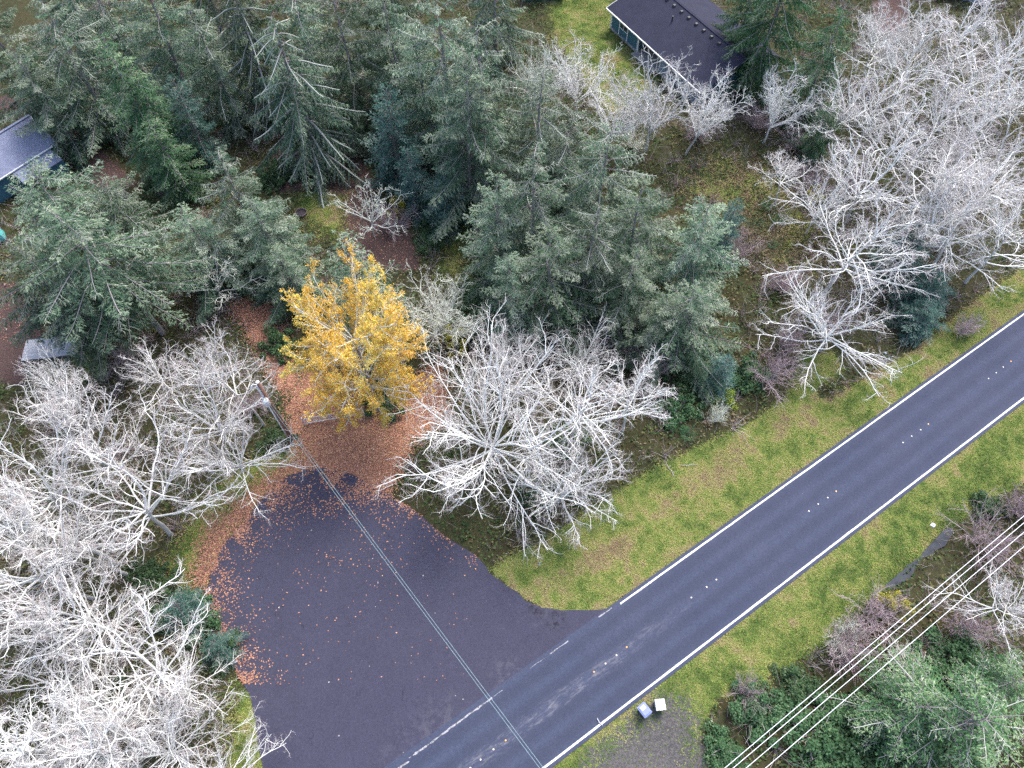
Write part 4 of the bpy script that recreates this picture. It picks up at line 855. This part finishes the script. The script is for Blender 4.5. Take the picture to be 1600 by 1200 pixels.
DEC = [
 ('alder_vase', 764, 634, 11, 8.8, 'widest bare white alder, spreading over the corner of the asphalt lot'),
 ('alder_a', 776, 556, 13, 5.0, 'bare white alder standing behind the widest alder, right of the yellow maple'),
 ('alder_a', 905, 600, 12, 5.2, 'bare white alder right of the widest alder, with a clear upright stem'),
 ('alder_vase_b', 880, 728, 9, 5.0, 'bare white alder nearest the grass verge beside the lot corner'),
 ('alder_d', 1000, 580, 11, 4.8, 'bare alder at the right end of the central alder group'),
 ('alder_vase_b', 906, 532, 8, 3.4, 'small bare alder against the conifers above the central alders'),
 ('small_grey', 812, 505, 7, 2.6, 'tiny bare tree between conifers and the central alders'),
 ('lichen_fan', 678, 432, 11, 5.2, 'pale grey lichened fan-shaped tree right of the yellow maple'),
 ('alder_fine', 338, 552, 13, 5.2, 'bare mauve-twigged alder left of the utility pole'),
 ('alder_e', 300, 612, 12, 4.8, 'bare bright white alder left of the mauve-twigged one'),
 ('alder_vase_b', 342, 680, 9, 5.0, 'bare white alder nearest the driveway end of the lot'),
 ('alder_b', 235, 575, 9, 4.2, 'yellowish-white bare alder under the open fir'),
 ('alder_d', 118, 660, 13, 5.6, 'bare alder in the middle of the upper left grove'),
 ('alder_e', 155, 748, 13, 6.4, 'large bare white alder reaching toward the leaf-covered lot edge'),
 ('alder_c', 42, 625, 13, 5.0, 'bare alder at the left edge, uppermost of the tall ones'),
 ('alder_d', 62, 575, 10, 4.0, 'bare alder at the top of the left grove beside the litter patch'),
 ('alder_e', -20, 715, 15, 5.0, 'bare alder cut by the left edge with two long pale stems'),
 ('alder_c', 45, 800, 13, 5.2, 'bare alder of the left grove level with the leaf-covered lot edge'),
 ('alder_d', 85, 830, 12, 5.0, 'bare alder right of the level left-grove alder, with a pale stem'),
 ('alder_e', -30, 850, 15, 5.0, 'bare alder cut by the left edge beside the pale stems'),
 ('alder_a', 85, 945, 13, 5.2, 'bare alder left of the bluish young firs'),
 ('alder_d', -15, 960, 14, 5.0, 'bare alder cut by the left edge near the thick horizontal stem'),
 ('alder_e', 180, 1035, 11, 5.2, 'bare white alder spreading toward the lower left of the lot'),
 ('alder_vase_b', 250, 1060, 7, 3.6, 'lower bare alder overhanging the left lot edge'),
 ('gnarled', 55, 1105, 12, 5.2, 'crooked bare alder at the lower left edge'),
 ('alder_vase', 205, 1165, 9, 5.4, 'wide bare alder at the bottom left with branches over the lot'),
 ('gnarled', -20, 1150, 12, 5.0, 'crooked bare alder in the bottom left corner'),
 ('alder_b', 110, 1190, 10, 5.0, 'bare alder at the bottom edge left of the wide one'),
 ('alder_vase_b', 320, 1220, 6, 3.8, 'low bare alder at the bottom edge beside the lot'),
 ('small_grey', 308, 400, 8, 3.0, 'small grey bare tree under the pale broad fir'),
 ('small_grey', 566, 290, 8, 2.6, 'small lichened tree with few yellow leaves at the clearing edge'),
 ('gnarled', 912, 62, 11, 3.8, 'gnarled white bare tree on the lawn near the dark-roofed house'),
 ('gnarled', 1038, 92, 13, 4.6, 'gnarled white bare tree directly in front of the dark-roofed house'),
 ('gnarled', 962, 140, 9, 3.4, 'gnarled bare tree rising from the conifers below the lawn'),
 ('lichen_fan', 842, 48, 13, 4.2, 'greenish lichened bare tree at the left of the lawn'),
 ('alder_fine', 1235, 262, 6, 3.6, 'low mauve bare tree in the brown clearing'),
 ('alder_d', 1405, 112, 13, 5.0, 'bare white alder right of the dense cedars'),
 ('alder_e', 1392, 222, 13, 5.4, 'bare white alder below the one right of the cedars'),
 ('alder_c', 1462, 235, 13, 5.2, 'bare alder in the middle of the right-hand grove'),
 ('alder_d', 1510, 140, 14, 5.6, 'tall bare alder of the upper right grove'),
 ('alder_e', 1462, 40, 12, 5.2, 'bare alder near the top edge right of the red clearing'),
 ('alder_c', 1545, 30, 13, 5.2, 'bare alder at the top edge of the upper right grove'),
 ('alder_d', 1590, 110, 13, 5.2, 'bare alder at the right edge, upper one'),
 ('alder_e', 1585, 215, 13, 5.6, 'bare alder at the right edge above the verge alders'),
 ('alder_a', 1540, 312, 12, 5.2, 'bare white alder behind the roadside ditch at the right'),
 ('alder_d', 1605, 330, 11, 5.2, 'bare white alder by the ditch cut by the right edge'),
 ('alder_fine', 1500, 210, 11, 4.6, 'mauve-twigged alder inside the right-hand grove'),
 ('alder_e', 1630, 20, 13, 5.2, 'bare alder in the top right corner'),
 ('alder_a', 1362, 335, 13, 5.4, 'bare white alder left of the tall dark teal fir'),
 ('alder_vase_b', 1330, 478, 8, 5.6, 'bare alder spreading over the mown verge left of the ditch'),
 ('alder_d', 1335, 130, 11, 4.6, 'bare alder growing against the right side of the dense cedars'),
 ('alder_e', 1440, 165, 12, 5.2, 'bare alder between the cedars and the tall upper right alder'),
 ('alder_b', 1560, 262, 12, 5.4, 'bare alder behind the ditch alders at the right edge'),
 ('alder_d', 1470, 320, 11, 4.8, 'bare alder just above the tall dark teal fir'),
 ('alder_a', 1550, 75, 12, 5.4, 'bare alder below the top edge in the upper right grove'),
 ('alder_fine', 1390, 45, 11, 4.6, 'mauve-twigged alder beside the red clearing at the top'),
 ('alder_vase_b', 1300, 285, 8, 4.2, 'low spreading bare alder at the left side of the right-hand grove'),
 ('gnarled', 1425, 0, 12, 4.0, 'crooked dark bare tree at the top edge over the red clearing'),
 ('alder_fine', 1588, 925, 7, 4.0, 'bare white tree beyond the power lines at the right edge'),
]
for key, u, v, h, r_, lab in DEC:
    r_ = r_ * (1.14 if u > 1290 and v < 500 else 1.2 if key == 'gnarled' else 1.0)
    plant('bare_tree' if key in ('gnarled', 'small_grey', 'lichen_fan') else 'bare_alder', key, u, v, h, r_, lab, 'tree', 'leafless trees')
def lean_tree(base_px, top_px, h, r_, label):
    a, b = P(*base_px), P(*top_px, h); ln = ((b[0] - a[0]) / h, (b[1] - a[1]) / h)
    plant('bare_tree', 'gnarled', *base_px, h, r_, label, 'tree', 'leafless trees', lean=ln, base=True)
lean_tree((1072, 238), (1142, 92), 11, 4.2, 'leaning white bare tree with a thick pale trunk right of the house')
lean_tree((1192, 225), (1256, 108), 10, 3.6, 'leaning white bare tree in front of the dense cedars')
SHR = [  # key, pixel of base, height, radius
 ('shrub', 1195, 595, 4.5, 3.6, 'mauve bare shrub at the verge corner below the broad spruce'),
 ('shrub_b', 1225, 545, 3.6, 2.6, 'mauve bare shrub above the verge corner shrub'),
 ('shrub_white', 1115, 660, 2.2, 1.8, 'small white twiggy shrub beside the lime bush'),
 ('shrub', 975, 545, 4.0, 3.0, 'mauve bare shrub under the conifers above the right central alder'),
 ('shrub_b', 1020, 585, 3.2, 2.6, 'mauve bare shrub right of the central alder group'),
 ('shrub_b', 1310, 1015, 3.2, 3.4, 'mauve bare shrub left of the power lines, nearest the lower verge'),
 ('shrub_white', 1318, 995, 3.0, 2.6, 'white-tipped bare shrub growing through the mauve shrub by the power lines'),
 ('shrub', 1355, 965, 3.0, 3.0, 'mauve bare shrub right of the lower ditch'),
 ('shrub_white', 1400, 1030, 2.8, 2.6, 'white-tipped bare shrub under the power lines'),
 ('shrub', 1535, 850, 4.0, 4.2, 'large bare shrub beside the ditch water'),
 ('shrub_b', 1590, 800, 3.5, 3.6, 'bare shrub at the right edge above the power lines'),
 ('shrub', 1160, 1085, 2.0, 1.8, 'small bare shrub right of the two bins'),
 ('shrub_b', 1500, 985, 3.0, 3.0, 'mauve shrub under the outer power line'),
 ('shrub', 620, 360, 3.0, 3.0, 'thin bare shrub right of the leaf-strewn clearing'),
 ('shrub_b', 760, 395, 3.0, 2.4, 'thin white bare shrub right of the narrow grass strip'),
 ('shrub', 1265, 300, 3.0, 3.0, 'bare shrub in the brown clearing by the ferns'),
 ('shrub_b', 1500, 520, 2.5, 2.4, 'pinkish bare shrub by the ditch right of the teal firs'),
 ('shrub', 1150, 400, 3.5, 3.0, 'mauve bare shrub right of the broad spruce at the stand corner'),
 ('shrub_b', 1215, 450, 3.0, 3.2, 'mauve bare shrub between the stand and the verge alder'),
 ('shrub_b', 1180, 200, 3.0, 3.4, 'bare shrub below the leaning white tree by the cedars'),
 ('shrub', 1090, 215, 3.0, 3.0, 'bare shrub at the foot of the leaning white tree'),
 ('shrub', 1240, 230, 3.5, 3.2, 'bare shrub in front of the low dark cedar'),
 ('shrub_b', 1330, 290, 3.2, 3.2, 'bare shrub under the right-hand alders by the ferns'),
 ('shrub', 1290, 520, 3.0, 2.8, 'bare shrub left of the verge alder'),
 ('shrub_white', 985, 230, 3.0, 2.6, 'white-tipped shrub at the right edge of the stand below the lawn'),
 ('shrub_b', 390, 640, 3.0, 2.8, 'bare shrub at the foot of the utility pole'),
 ('shrub', 205, 560, 3.0, 2.6, 'bare shrub at the foot of the open fir'),
]
for key, u, v, h, r_, lab in SHR: plant('bare_shrub', key, u, v, h, r_, lab, 'shrub', 'leafless shrubs', base=True)
BSH = [
 ('bush', 440, 275, 2.4, 2.0, 'round dark green bush left of the white and mauve tarp'),
 ('bush', 420, 290, 1.6, 1.3, 'lower dark green bush left of the clearing'),
 ('bush_b', 672, 350, 1.6, 1.8, 'dark green bush left of the narrow grass strip'),
 ('bush_b', 668, 385, 1.6, 1.7, 'dark green bush behind the fan-shaped tree'),
 ('bush', 742, 470, 1.8, 2.0, 'dark bush right of the fan-shaped tree'),
 ('bush', 740, 515, 1.8, 2.2, 'dark bush above the central alders'),
 ('bush', 605, 625, 2.4, 2.2, 'dark green bush under the yellow maple'),
 ('bush_b', 432, 690, 1.4, 1.6, 'dark green bush left of the foot of the utility pole'),
 ('bush', 440, 545, 2.5, 1.7, 'dark green bush by the driveway left of the maple'),
 ('bush', 255, 940, 2.0, 2.0, 'dark green bush above the young firs by the lot'),
 ('bush', 300, 975, 2.2, 2.0, 'dark green bush between the young firs at the lot edge'),
 ('bush_b', 350, 1020, 1.5, 1.4, 'dark green bush overhanging the lot asphalt'),
 ('bush_b', 235, 900, 1.5, 1.6, 'dark green bush under the left grove near the lot'),
 ('bush', 170, 1115, 1.8, 2.0, 'dark green bush among the lower left alders'),
 ('bush', 1060, 640, 1.8, 2.0, 'dark green bush right of the central alder group'),
 ('bush_b', 1170, 590, 2.0, 2.2, 'dark green bush behind the verge corner shrub'),
 ('bush', 1075, 590, 1.8, 2.0, 'mossy green bush below the lower right spruce'),
 ('bush', 1190, 1110, 1.5, 2.0, 'dark green bush right of the gravel pad'),
 ('bush_b', 1245, 1075, 1.5, 1.8, 'dark green bush above the inner power line'),
 ('bush', 1265, 1150, 1.8, 2.6, 'dark green bush between the power lines and the bottom edge'),
 ('bush_b', 1340, 1120, 1.8, 2.6, 'dark green bush below the white-tipped shrub'),
 ('bush', 1400, 1180, 2.0, 2.6, 'dark green bush at the bottom edge under the wires'),
 ('bush_b', 1310, 1200, 2.0, 2.4, 'dark green bush at the bottom edge left of the wires bush'),
 ('bush', 1480, 1040, 2.0, 2.4, 'dark green bush right of the outer power line'),
 ('bush_b', 1130, 1180, 1.3, 1.8, 'dark green bush at the bottom right of the gravel pad'),
 ('bush_b', 1545, 790, 1.4, 1.6, 'dark green bush at the upper end of the ditch water'),
 ('bush', 885, 690, 1.6, 1.8, 'dark bush under the central alders'),
 ('bush', 835, 770, 1.4, 1.6, 'dark bush under the widest alder'),
 ('yellow_bush', 712, 545, 2.6, 1.6, 'yellow-green leafy bush below the fan-shaped tree'),
 ('yellow_bush', 1268, 318, 2.0, 1.4, 'sparse yellow-leaved bush in the brown clearing'),
 ('yellow_bush', 1390, 950, 2.0, 1.2, 'sparse yellow-leaved bush beside the power lines'),
 ('yellow_bush', 622, 340, 2.4, 1.3, 'sparse yellow-leaved bush at the clearing edge'),
 ('lime_bush', 1128, 632, 2.2, 1.2, 'small lime green bush at the edge of the verge'),
]
for key, u, v, h, r_, lab in BSH: plant('leafy_bush', key, u, v, h, r_, lab, 'bush', 'leafy bushes', base=True)

# the yellow maple: stem, pale limbs, leaves
def maple():
    base = P(592, 640); H_ = 13.0
    r = np.random.default_rng(71)
    root = bpy.data.objects.new('maple_tree', None); COL.objects.link(root); root.location = (base[0], base[1], gz(base[0], base[1]) - .05)
    tr = grow(r, np.zeros((1, 3)), np.array([[-.02, .02, 1.0]]), np.array([H_ * .66]), 9, .03, .03)
    V, F = tubes(tr, np.linspace(.30, .10, 10)[None], 9); ob('trunk', mesh('maple_stem', V, [F], M['bark'], np.full(len(V), .3), smooth=True), root)
    nl = 54; tt = np.sort(r.uniform(.32, .99, nl)); p, T = at_t(tr, np.zeros(nl, int), tt); un = (tt - .32) / .68
    ang = np.radians(86 - 34 * un + r.uniform(-9, 9, nl)); az = np.arange(nl) * 2.4 + r.uniform(-.4, .4, nl)
    d = np.c_[np.cos(az) * np.sin(ang), np.sin(az) * np.sin(ang), np.cos(ang)]
    L1 = (3.9 + 3.0 * np.sin(np.clip(un * 1.5 + .1, 0, 1) * math.pi * .62) - 1.2 * un ** 2) * r.uniform(.8, 1.12, nl); b1 = grow(r, p, d, L1, 8, .10, .025)
    p2, d2, L2, i2, t2 = children(r, b1, L1, 9, .2, 1.0, (30, 60), .42, .45); b2 = grow(r, p2, d2, L2, 5, .18, .05)
    p3, d3, L3, i3, t3 = children(r, b2, L2, 5, .25, 1.0, (30, 65), .5, .3); L3 = np.maximum(L3, .3); b3 = grow(r, p3, d3, L3, 3, .22, .03)
    V1, F1 = tubes(b1, (.010 * L1 + .02)[:, None] * np.linspace(1, .35, 9)[None], 5); V2, F2 = tubes(b2, np.full((len(b2), 6), .028) * np.linspace(1, .5, 6)[None], 4); V3, F3 = tubes(b3, np.full((len(b3), 4), .016), 3)
    ob('limbs', mesh('maple_limbs', np.vstack([V1, V2, V3]), [np.vstack([F1, F2 + len(V1), F3 + len(V1) + len(V2)])], M['lichen_tree'],
       np.r_[np.full(len(V1), .2), np.full(len(V2), .45), np.full(len(V3), .6)], smooth=True), root)
    k = 25; idx = np.repeat(np.arange(len(b3)), k); tq = r.uniform(.1, 1, len(idx)); q, T3 = at_t(b3, idx, np.clip(tq, 0, .999))
    q = q + r.normal(0, .10, q.shape)
    # leaves have thinned out in patches
    keepn = np.sin(q[:, 0] * 1.9 + 1) * np.sin(q[:, 1] * 1.7) + np.sin(q[:, 2] * 1.3 + q[:, 0]) * .6 + r.normal(0, .5, len(q)) > -.95
    q = q[keepn]; n = len(q)
    nn = norm(r.normal(0, .6, (n, 3)) + np.array([0, 0, .9])); dd = norm(np.cross(nn, r.normal(0, 1, (n, 3))))
    V, F = diamonds(q, dd, nn, .145 * r.uniform(.6, 1.25, n), .12 * r.uniform(.6, 1.25, n))
    ti = np.clip(r.normal(.5, .2, n) + .14 * np.sin(q[:, 0] * .9) - .1 * np.cos(q[:, 2]), 0, 1)
    ob('crown', mesh('maple_leaves', V, [F], M['maple'], np.repeat(ti, 4)), root)
    root.scale = (.93, .97, 1.40)
    tag(root, 'golden yellow maple with lichened limbs at the head of the asphalt lot', 'tree')
maple()

# ferns
def fern_frond(seed):
    r = np.random.default_rng(seed); n = 12; t = np.linspace(0, 1, n + 1)
    sp = np.c_[t * .95, np.zeros(n + 1), .55 * np.sin(t * 2.3) * .9]
    V, F = [], []
    tv, tf = tubes(sp[None], np.linspace(.012, .004, n + 1)[None], 3); V.append(tv); k = len(tv); F = [tf]
    pid = []
    for i in range(1, n + 1):
        for s in (-1, 1):
            w_ = .20 * math.sin(min(1, t[i] * 1.3 + .12) * math.pi * .92) + .02
            a, b = sp[i], sp[i - 1]; V.append(np.array([a, (a + b) / 2 + [.04, s * w_ * .5, .02], a + [.05, s * w_, -.02], b * .4 + a * .6 + [0, s * w_ * .45, 0]])); pid.append(np.arange(4) + k); k += 4
    return mesh('frond', np.vstack(V), [np.vstack(F), np.array(pid)], M['fern'], r.uniform(.1, 1, k))
FR = [fern_frond(s) for s in (1, 2)]
for i, (u, v, s, lab) in enumerate([(1048, 662, 1.5, 'dark green sword fern right of the central alders, upper of two'), (1074, 682, 1.4, 'sword fern right of the central alders, lower of two'),
        (1198, 325, 1.5, 'large sword fern in the brown clearing'), (1216, 345, 1.4, 'sword fern at the lower right of the large clearing fern'), (1184, 350, 1.1, 'light green fern left of the clearing ferns'),
        (1205, 385, 1.2, 'small fern below the clearing ferns'), (1310, 335, 1.3, 'sword fern left of the bare alder by the teal fir'), (1285, 330, 1.2, 'sword fern beside the sparse yellow-leaved bush'), (700, 505, 1.3, 'sword fern below the narrow grass strip')]):
    p = P(u, v); root = bpy.data.objects.new('sword_fern', None); COL.objects.link(root); root.location = (p[0], p[1], gz(p[0], p[1]) - .03); root.scale = (s, s, s)
    for k in range(15):
        f = ob('frond', FR[k % 2], root, rz=k * .4189 + PR.uniform(-.15, .15)); sc_ = PR.uniform(.75, 1.1); f.scale = (sc_, sc_, PR.uniform(.6, 1.2))
    tag(root, lab, 'fern', 'sword ferns')

# ------------------------------------------------------------------ ground growth that nobody could count
def scatter(n, x0, x1, y0, y1): return np.c_[rng.uniform(x0, x1, n), rng.uniform(y0, y1, n)]
def in_view(p, m=4):
    zc = SN * p[:, 1] + CS * CAM_H; u = 800 + FPX * p[:, 0] / zc; v = 600 - FPX * (CS * p[:, 1] - SN * CAM_H) / zc
    return (u > -70) & (u < 1670) & (v > -70) & (v < 1270)
# value noise for patchiness
def patch(p, sc_, seed):
    r = np.random.default_rng(seed); g = r.uniform(0, 1, (128, 128)); q = p / sc_; i = np.floor(q).astype(int); f = q - i; f = f * f * (3 - 2 * f)
    a = lambda dx, dy: g[(i[:, 0] + dx) % 128, (i[:, 1] + dy) % 128]
    return (a(0, 0) * (1 - f[:, 0]) + a(1, 0) * f[:, 0]) * (1 - f[:, 1]) + (a(0, 1) * (1 - f[:, 0]) + a(1, 1) * f[:, 0]) * f[:, 1]
def fractal(p, s0, seed): return (patch(p, s0, seed) + .5 * patch(p, s0 / 2.3, seed + 1) + .25 * patch(p, s0 / 5, seed + 2)) / 1.75
# grass
def zlook(c):
    i = np.searchsorted(xs, c[:, 0] - .25); j = np.searchsorted(ys, c[:, 1] - .25); k = np.clip(j, 0, ny - 1) * nx + np.clip(i, 0, nx - 1); return zg[k], zl[k], zv[k]
c = scatter(2300000, -62, 80, -4, 100); g, l, v = zlook(c); c = c[(g > .12)]; c = c[in_view(c)]; g, l, v = zones(c); pv = paved(c)
ok = (rng.uniform(0, 1, len(c)) < np.where(g > .5, 1.0, g * .8) * (1 - .8 * l) * (1 - .97 * v)) & (pv > .04) & (g > .12); c = c[ok]; n = len(c)
tn = .38 + .85 * (fractal(c, 2.6, 3) - .5) + 1.1 * (fractal(c, .7, 9) - .5)
offs = (c - R0) @ RNRM - (up + lo) / 2; dr = np.abs(offs) - (up - lo) / 2
band = np.exp(-((dr - 4.2) / 1.2) ** 2) * (offs > 0); tn = tn + .30 * band - .14 * (offs < 0) + .25 * np.clip(1 - dr / 1.2, 0, 1)
inclear = np.zeros(n, bool)
for q in CLEAR: inclear |= sdist(c, q) < 1.5
tn = np.where(inclear, tn + .45, tn); tn = np.clip(tn + rng.normal(0, .12, n), 0, 1)
k = 2; idx = np.repeat(np.arange(n), k); base = np.c_[c, GZ(c)][idx] + np.c_[rng.normal(0, .05, (n * k, 2)), np.zeros(n * k)]
d = norm(np.c_[rng.normal(0, .9, (n * k, 2)), np.full(n * k, .55)]); L = np.where(inclear[idx], .30, .16) * rng.uniform(.6, 1.4, n * k)
s_ = norm(np.cross(d, np.array([[0, 0, 1.0]]))) * (.026 * rng.uniform(.7, 1.5, n * k))[:, None]
V = np.stack([base - s_, base + s_, base + d * L[:, None]], 1).reshape(-1, 3)
go = ob('grass', mesh('grass', V, [np.arange(n * k * 3).reshape(-1, 3)], M['grass'], np.repeat(tn[idx], 3)))
tag(go, 'short mown and rough grass on the verges and lawns', 'grass', kind='stuff')
# low leafy cover of the wood
c = scatter(34000, -64, 82, -4, 104); c = c[in_view(c)]; g, l, v = zones(c); pv = paved(c); dn = fractal(c, 4, 21)
ok = (g < .35) & (l < .5) & (v < .4) & (pv > .5) & (rng.uniform(0, 1, len(c)) < .35 + 1.0 * dn); c = c[ok]; dn = dn[ok]; n = len(c)
k = 7; idx = np.repeat(np.arange(n), k); tb = np.clip(.06 + 1.0 * fractal(c, 3, 33) + rng.normal(0, .12, n) - .1, 0, 1)
base = np.c_[c, GZ(c)][idx]; nn_ = len(base); base[:, :2] += rng.normal(0, .33, (nn_, 2)); base[:, 2] += np.abs(rng.normal(.12, .16, nn_)) * (.6 + dn[idx])
no = norm(rng.normal(0, .55, (nn_, 3)) + np.array([0, 0, 1.0])); d = norm(np.cross(no, rng.normal(0, 1, (nn_, 3))))
V, F = diamonds(base, d, no, .30 * rng.uniform(.5, 1.4, nn_), .17 * rng.uniform(.5, 1.4, nn_))
tag(ob('ground_cover', mesh('ground_cover', V, [F], M['cover'], np.repeat(np.clip(tb[idx] + rng.normal(0, .1, nn_), 0, 1), 4))), 'low leafy ground cover of the wood floor', 'undergrowth', kind='stuff')
# bare brush
c = scatter(45000, -64, 82, -4, 104); c = c[in_view(c)]; g, l, v = zones(c); pv = paved(c); dn = fractal(c, 5, 41)
ok = (g < .3) & (l < .5) & (v < .4) & (pv > .8) & (rng.uniform(0, 1, len(c)) < np.clip((dn - .3) * 2.2, .05, .85)); c = c[ok]; n = len(c)
clr = np.zeros(n, bool)
for q in CLEAR: clr |= sdist(c, q) < 0
c = c[~clr]; n = len(c)
d = norm(np.c_[rng.normal(0, .6, (n, 2)), np.ones(n)]); pts = grow(rng, np.c_[c, GZ(c) - .03], d, rng.uniform(.7, 2.1, n), 2, .3, -.03)
cc = scatter(2600, -64, 82, -4, 104); cc = cc[in_view(cc)]; g, l, v = zones(cc)
cc = cc[(g < .25) & (l < .4) & (v < .3) & (paved(cc) > 2.0) & (fractal(cc, 6, 71) > .42)]
m_ = 18; ci = np.repeat(np.arange(len(cc)), m_); q = cc[ci] + rng.normal(0, .12, (len(ci), 2)); hh = rng.uniform(.9, 2.4, len(cc))[ci]
d = norm(np.c_[rng.normal(0, .75, (len(ci), 2)), np.ones(len(ci))]); pts2 = grow(rng, np.c_[q, GZ(q) - .03], d, hh * rng.uniform(.5, 1.1, len(ci)), 2, .28, -.02)
pts = np.concatenate([pts, pts2]); n = len(pts)
V, F = tubes(pts, np.linspace(.020, .010, 3)[None].repeat(n, 0), 3)
tag(ob('brush', mesh('brush', V, [F], M['brush'], np.repeat(rng.uniform(0, 1, n), 9), smooth=True)), 'thin bare brushwood under the leafless trees', 'undergrowth', kind='stuff')
# fallen leaves
c = np.vstack([scatter(300000, -36, -3, 8, 46), scatter(9000, -62, -30, 40, 75), scatter(9000, -35, -5, 45, 72), scatter(700, -30, 3, -2, 30)]); c = c[in_view(c)]
g, l, v = zones(c); pl_ = sdist(c, LOT_FULL); hd = P(560, 690)[:2]; dh = np.linalg.norm(c - hd, axis=1)
west = np.clip((-12 - c[:, 0]) / 6, 0, 1)
pr_lot = np.exp(pl_ / .75) * (.12 + 1.4 * west) * np.exp(-np.clip(c[:, 1] * -1 + 10, 0, 99) / 5) * .9 + .95 * np.exp(-(dh / 4.4) ** 2) + .05 * np.exp(-(dh / 9) ** 2) + .45 * np.exp(pl_ / .22) + .002
edge_patch = fractal(c, 1.6, 55); pr_lot = np.where(pl_ < 0, pr_lot * np.clip((edge_patch - .28) * 3.2, .06, 1.6), 0)
pr = np.where(pl_ < 0, pr_lot, np.clip(l * 1.2 - .1, 0, .75) * (.4 + fractal(c, 2, 57)) + .03 * (g > .3))
ok = (rng.uniform(0, 1, len(c)) < pr) & (sdist(c, ROAD) > 0); c = c[ok]; n = len(c)
z = np.where(sdist(c, LOT_FULL) < 0, .055, GZ(c) + .01) + rng.uniform(0, .03, n)
no = norm(rng.normal(0, .22, (n, 3)) + np.array([0, 0, 1.0])); d = norm(np.cross(no, rng.normal(0, 1, (n, 3))))
V, F = diamonds(np.c_[c, z], d, no, .135 * rng.uniform(.45, 1.35, n), .115 * rng.uniform(.45, 1.35, n))
V[:, 2] = np.maximum(V[:, 2], np.repeat(z - .001, 4))
nm = np.exp(-(np.linalg.norm(c - P(570, 640)[:2], axis=1) / 7) ** 2)
tag(ob('fallen_leaves', mesh('fallen_leaves', V, [F], M['leaf'], np.repeat(np.clip(rng.normal(.42, .2, n) + .18 * nm, 0, 1), 4))), 'russet fallen leaves along the lot edge and driveway', 'leaves', kind='stuff')
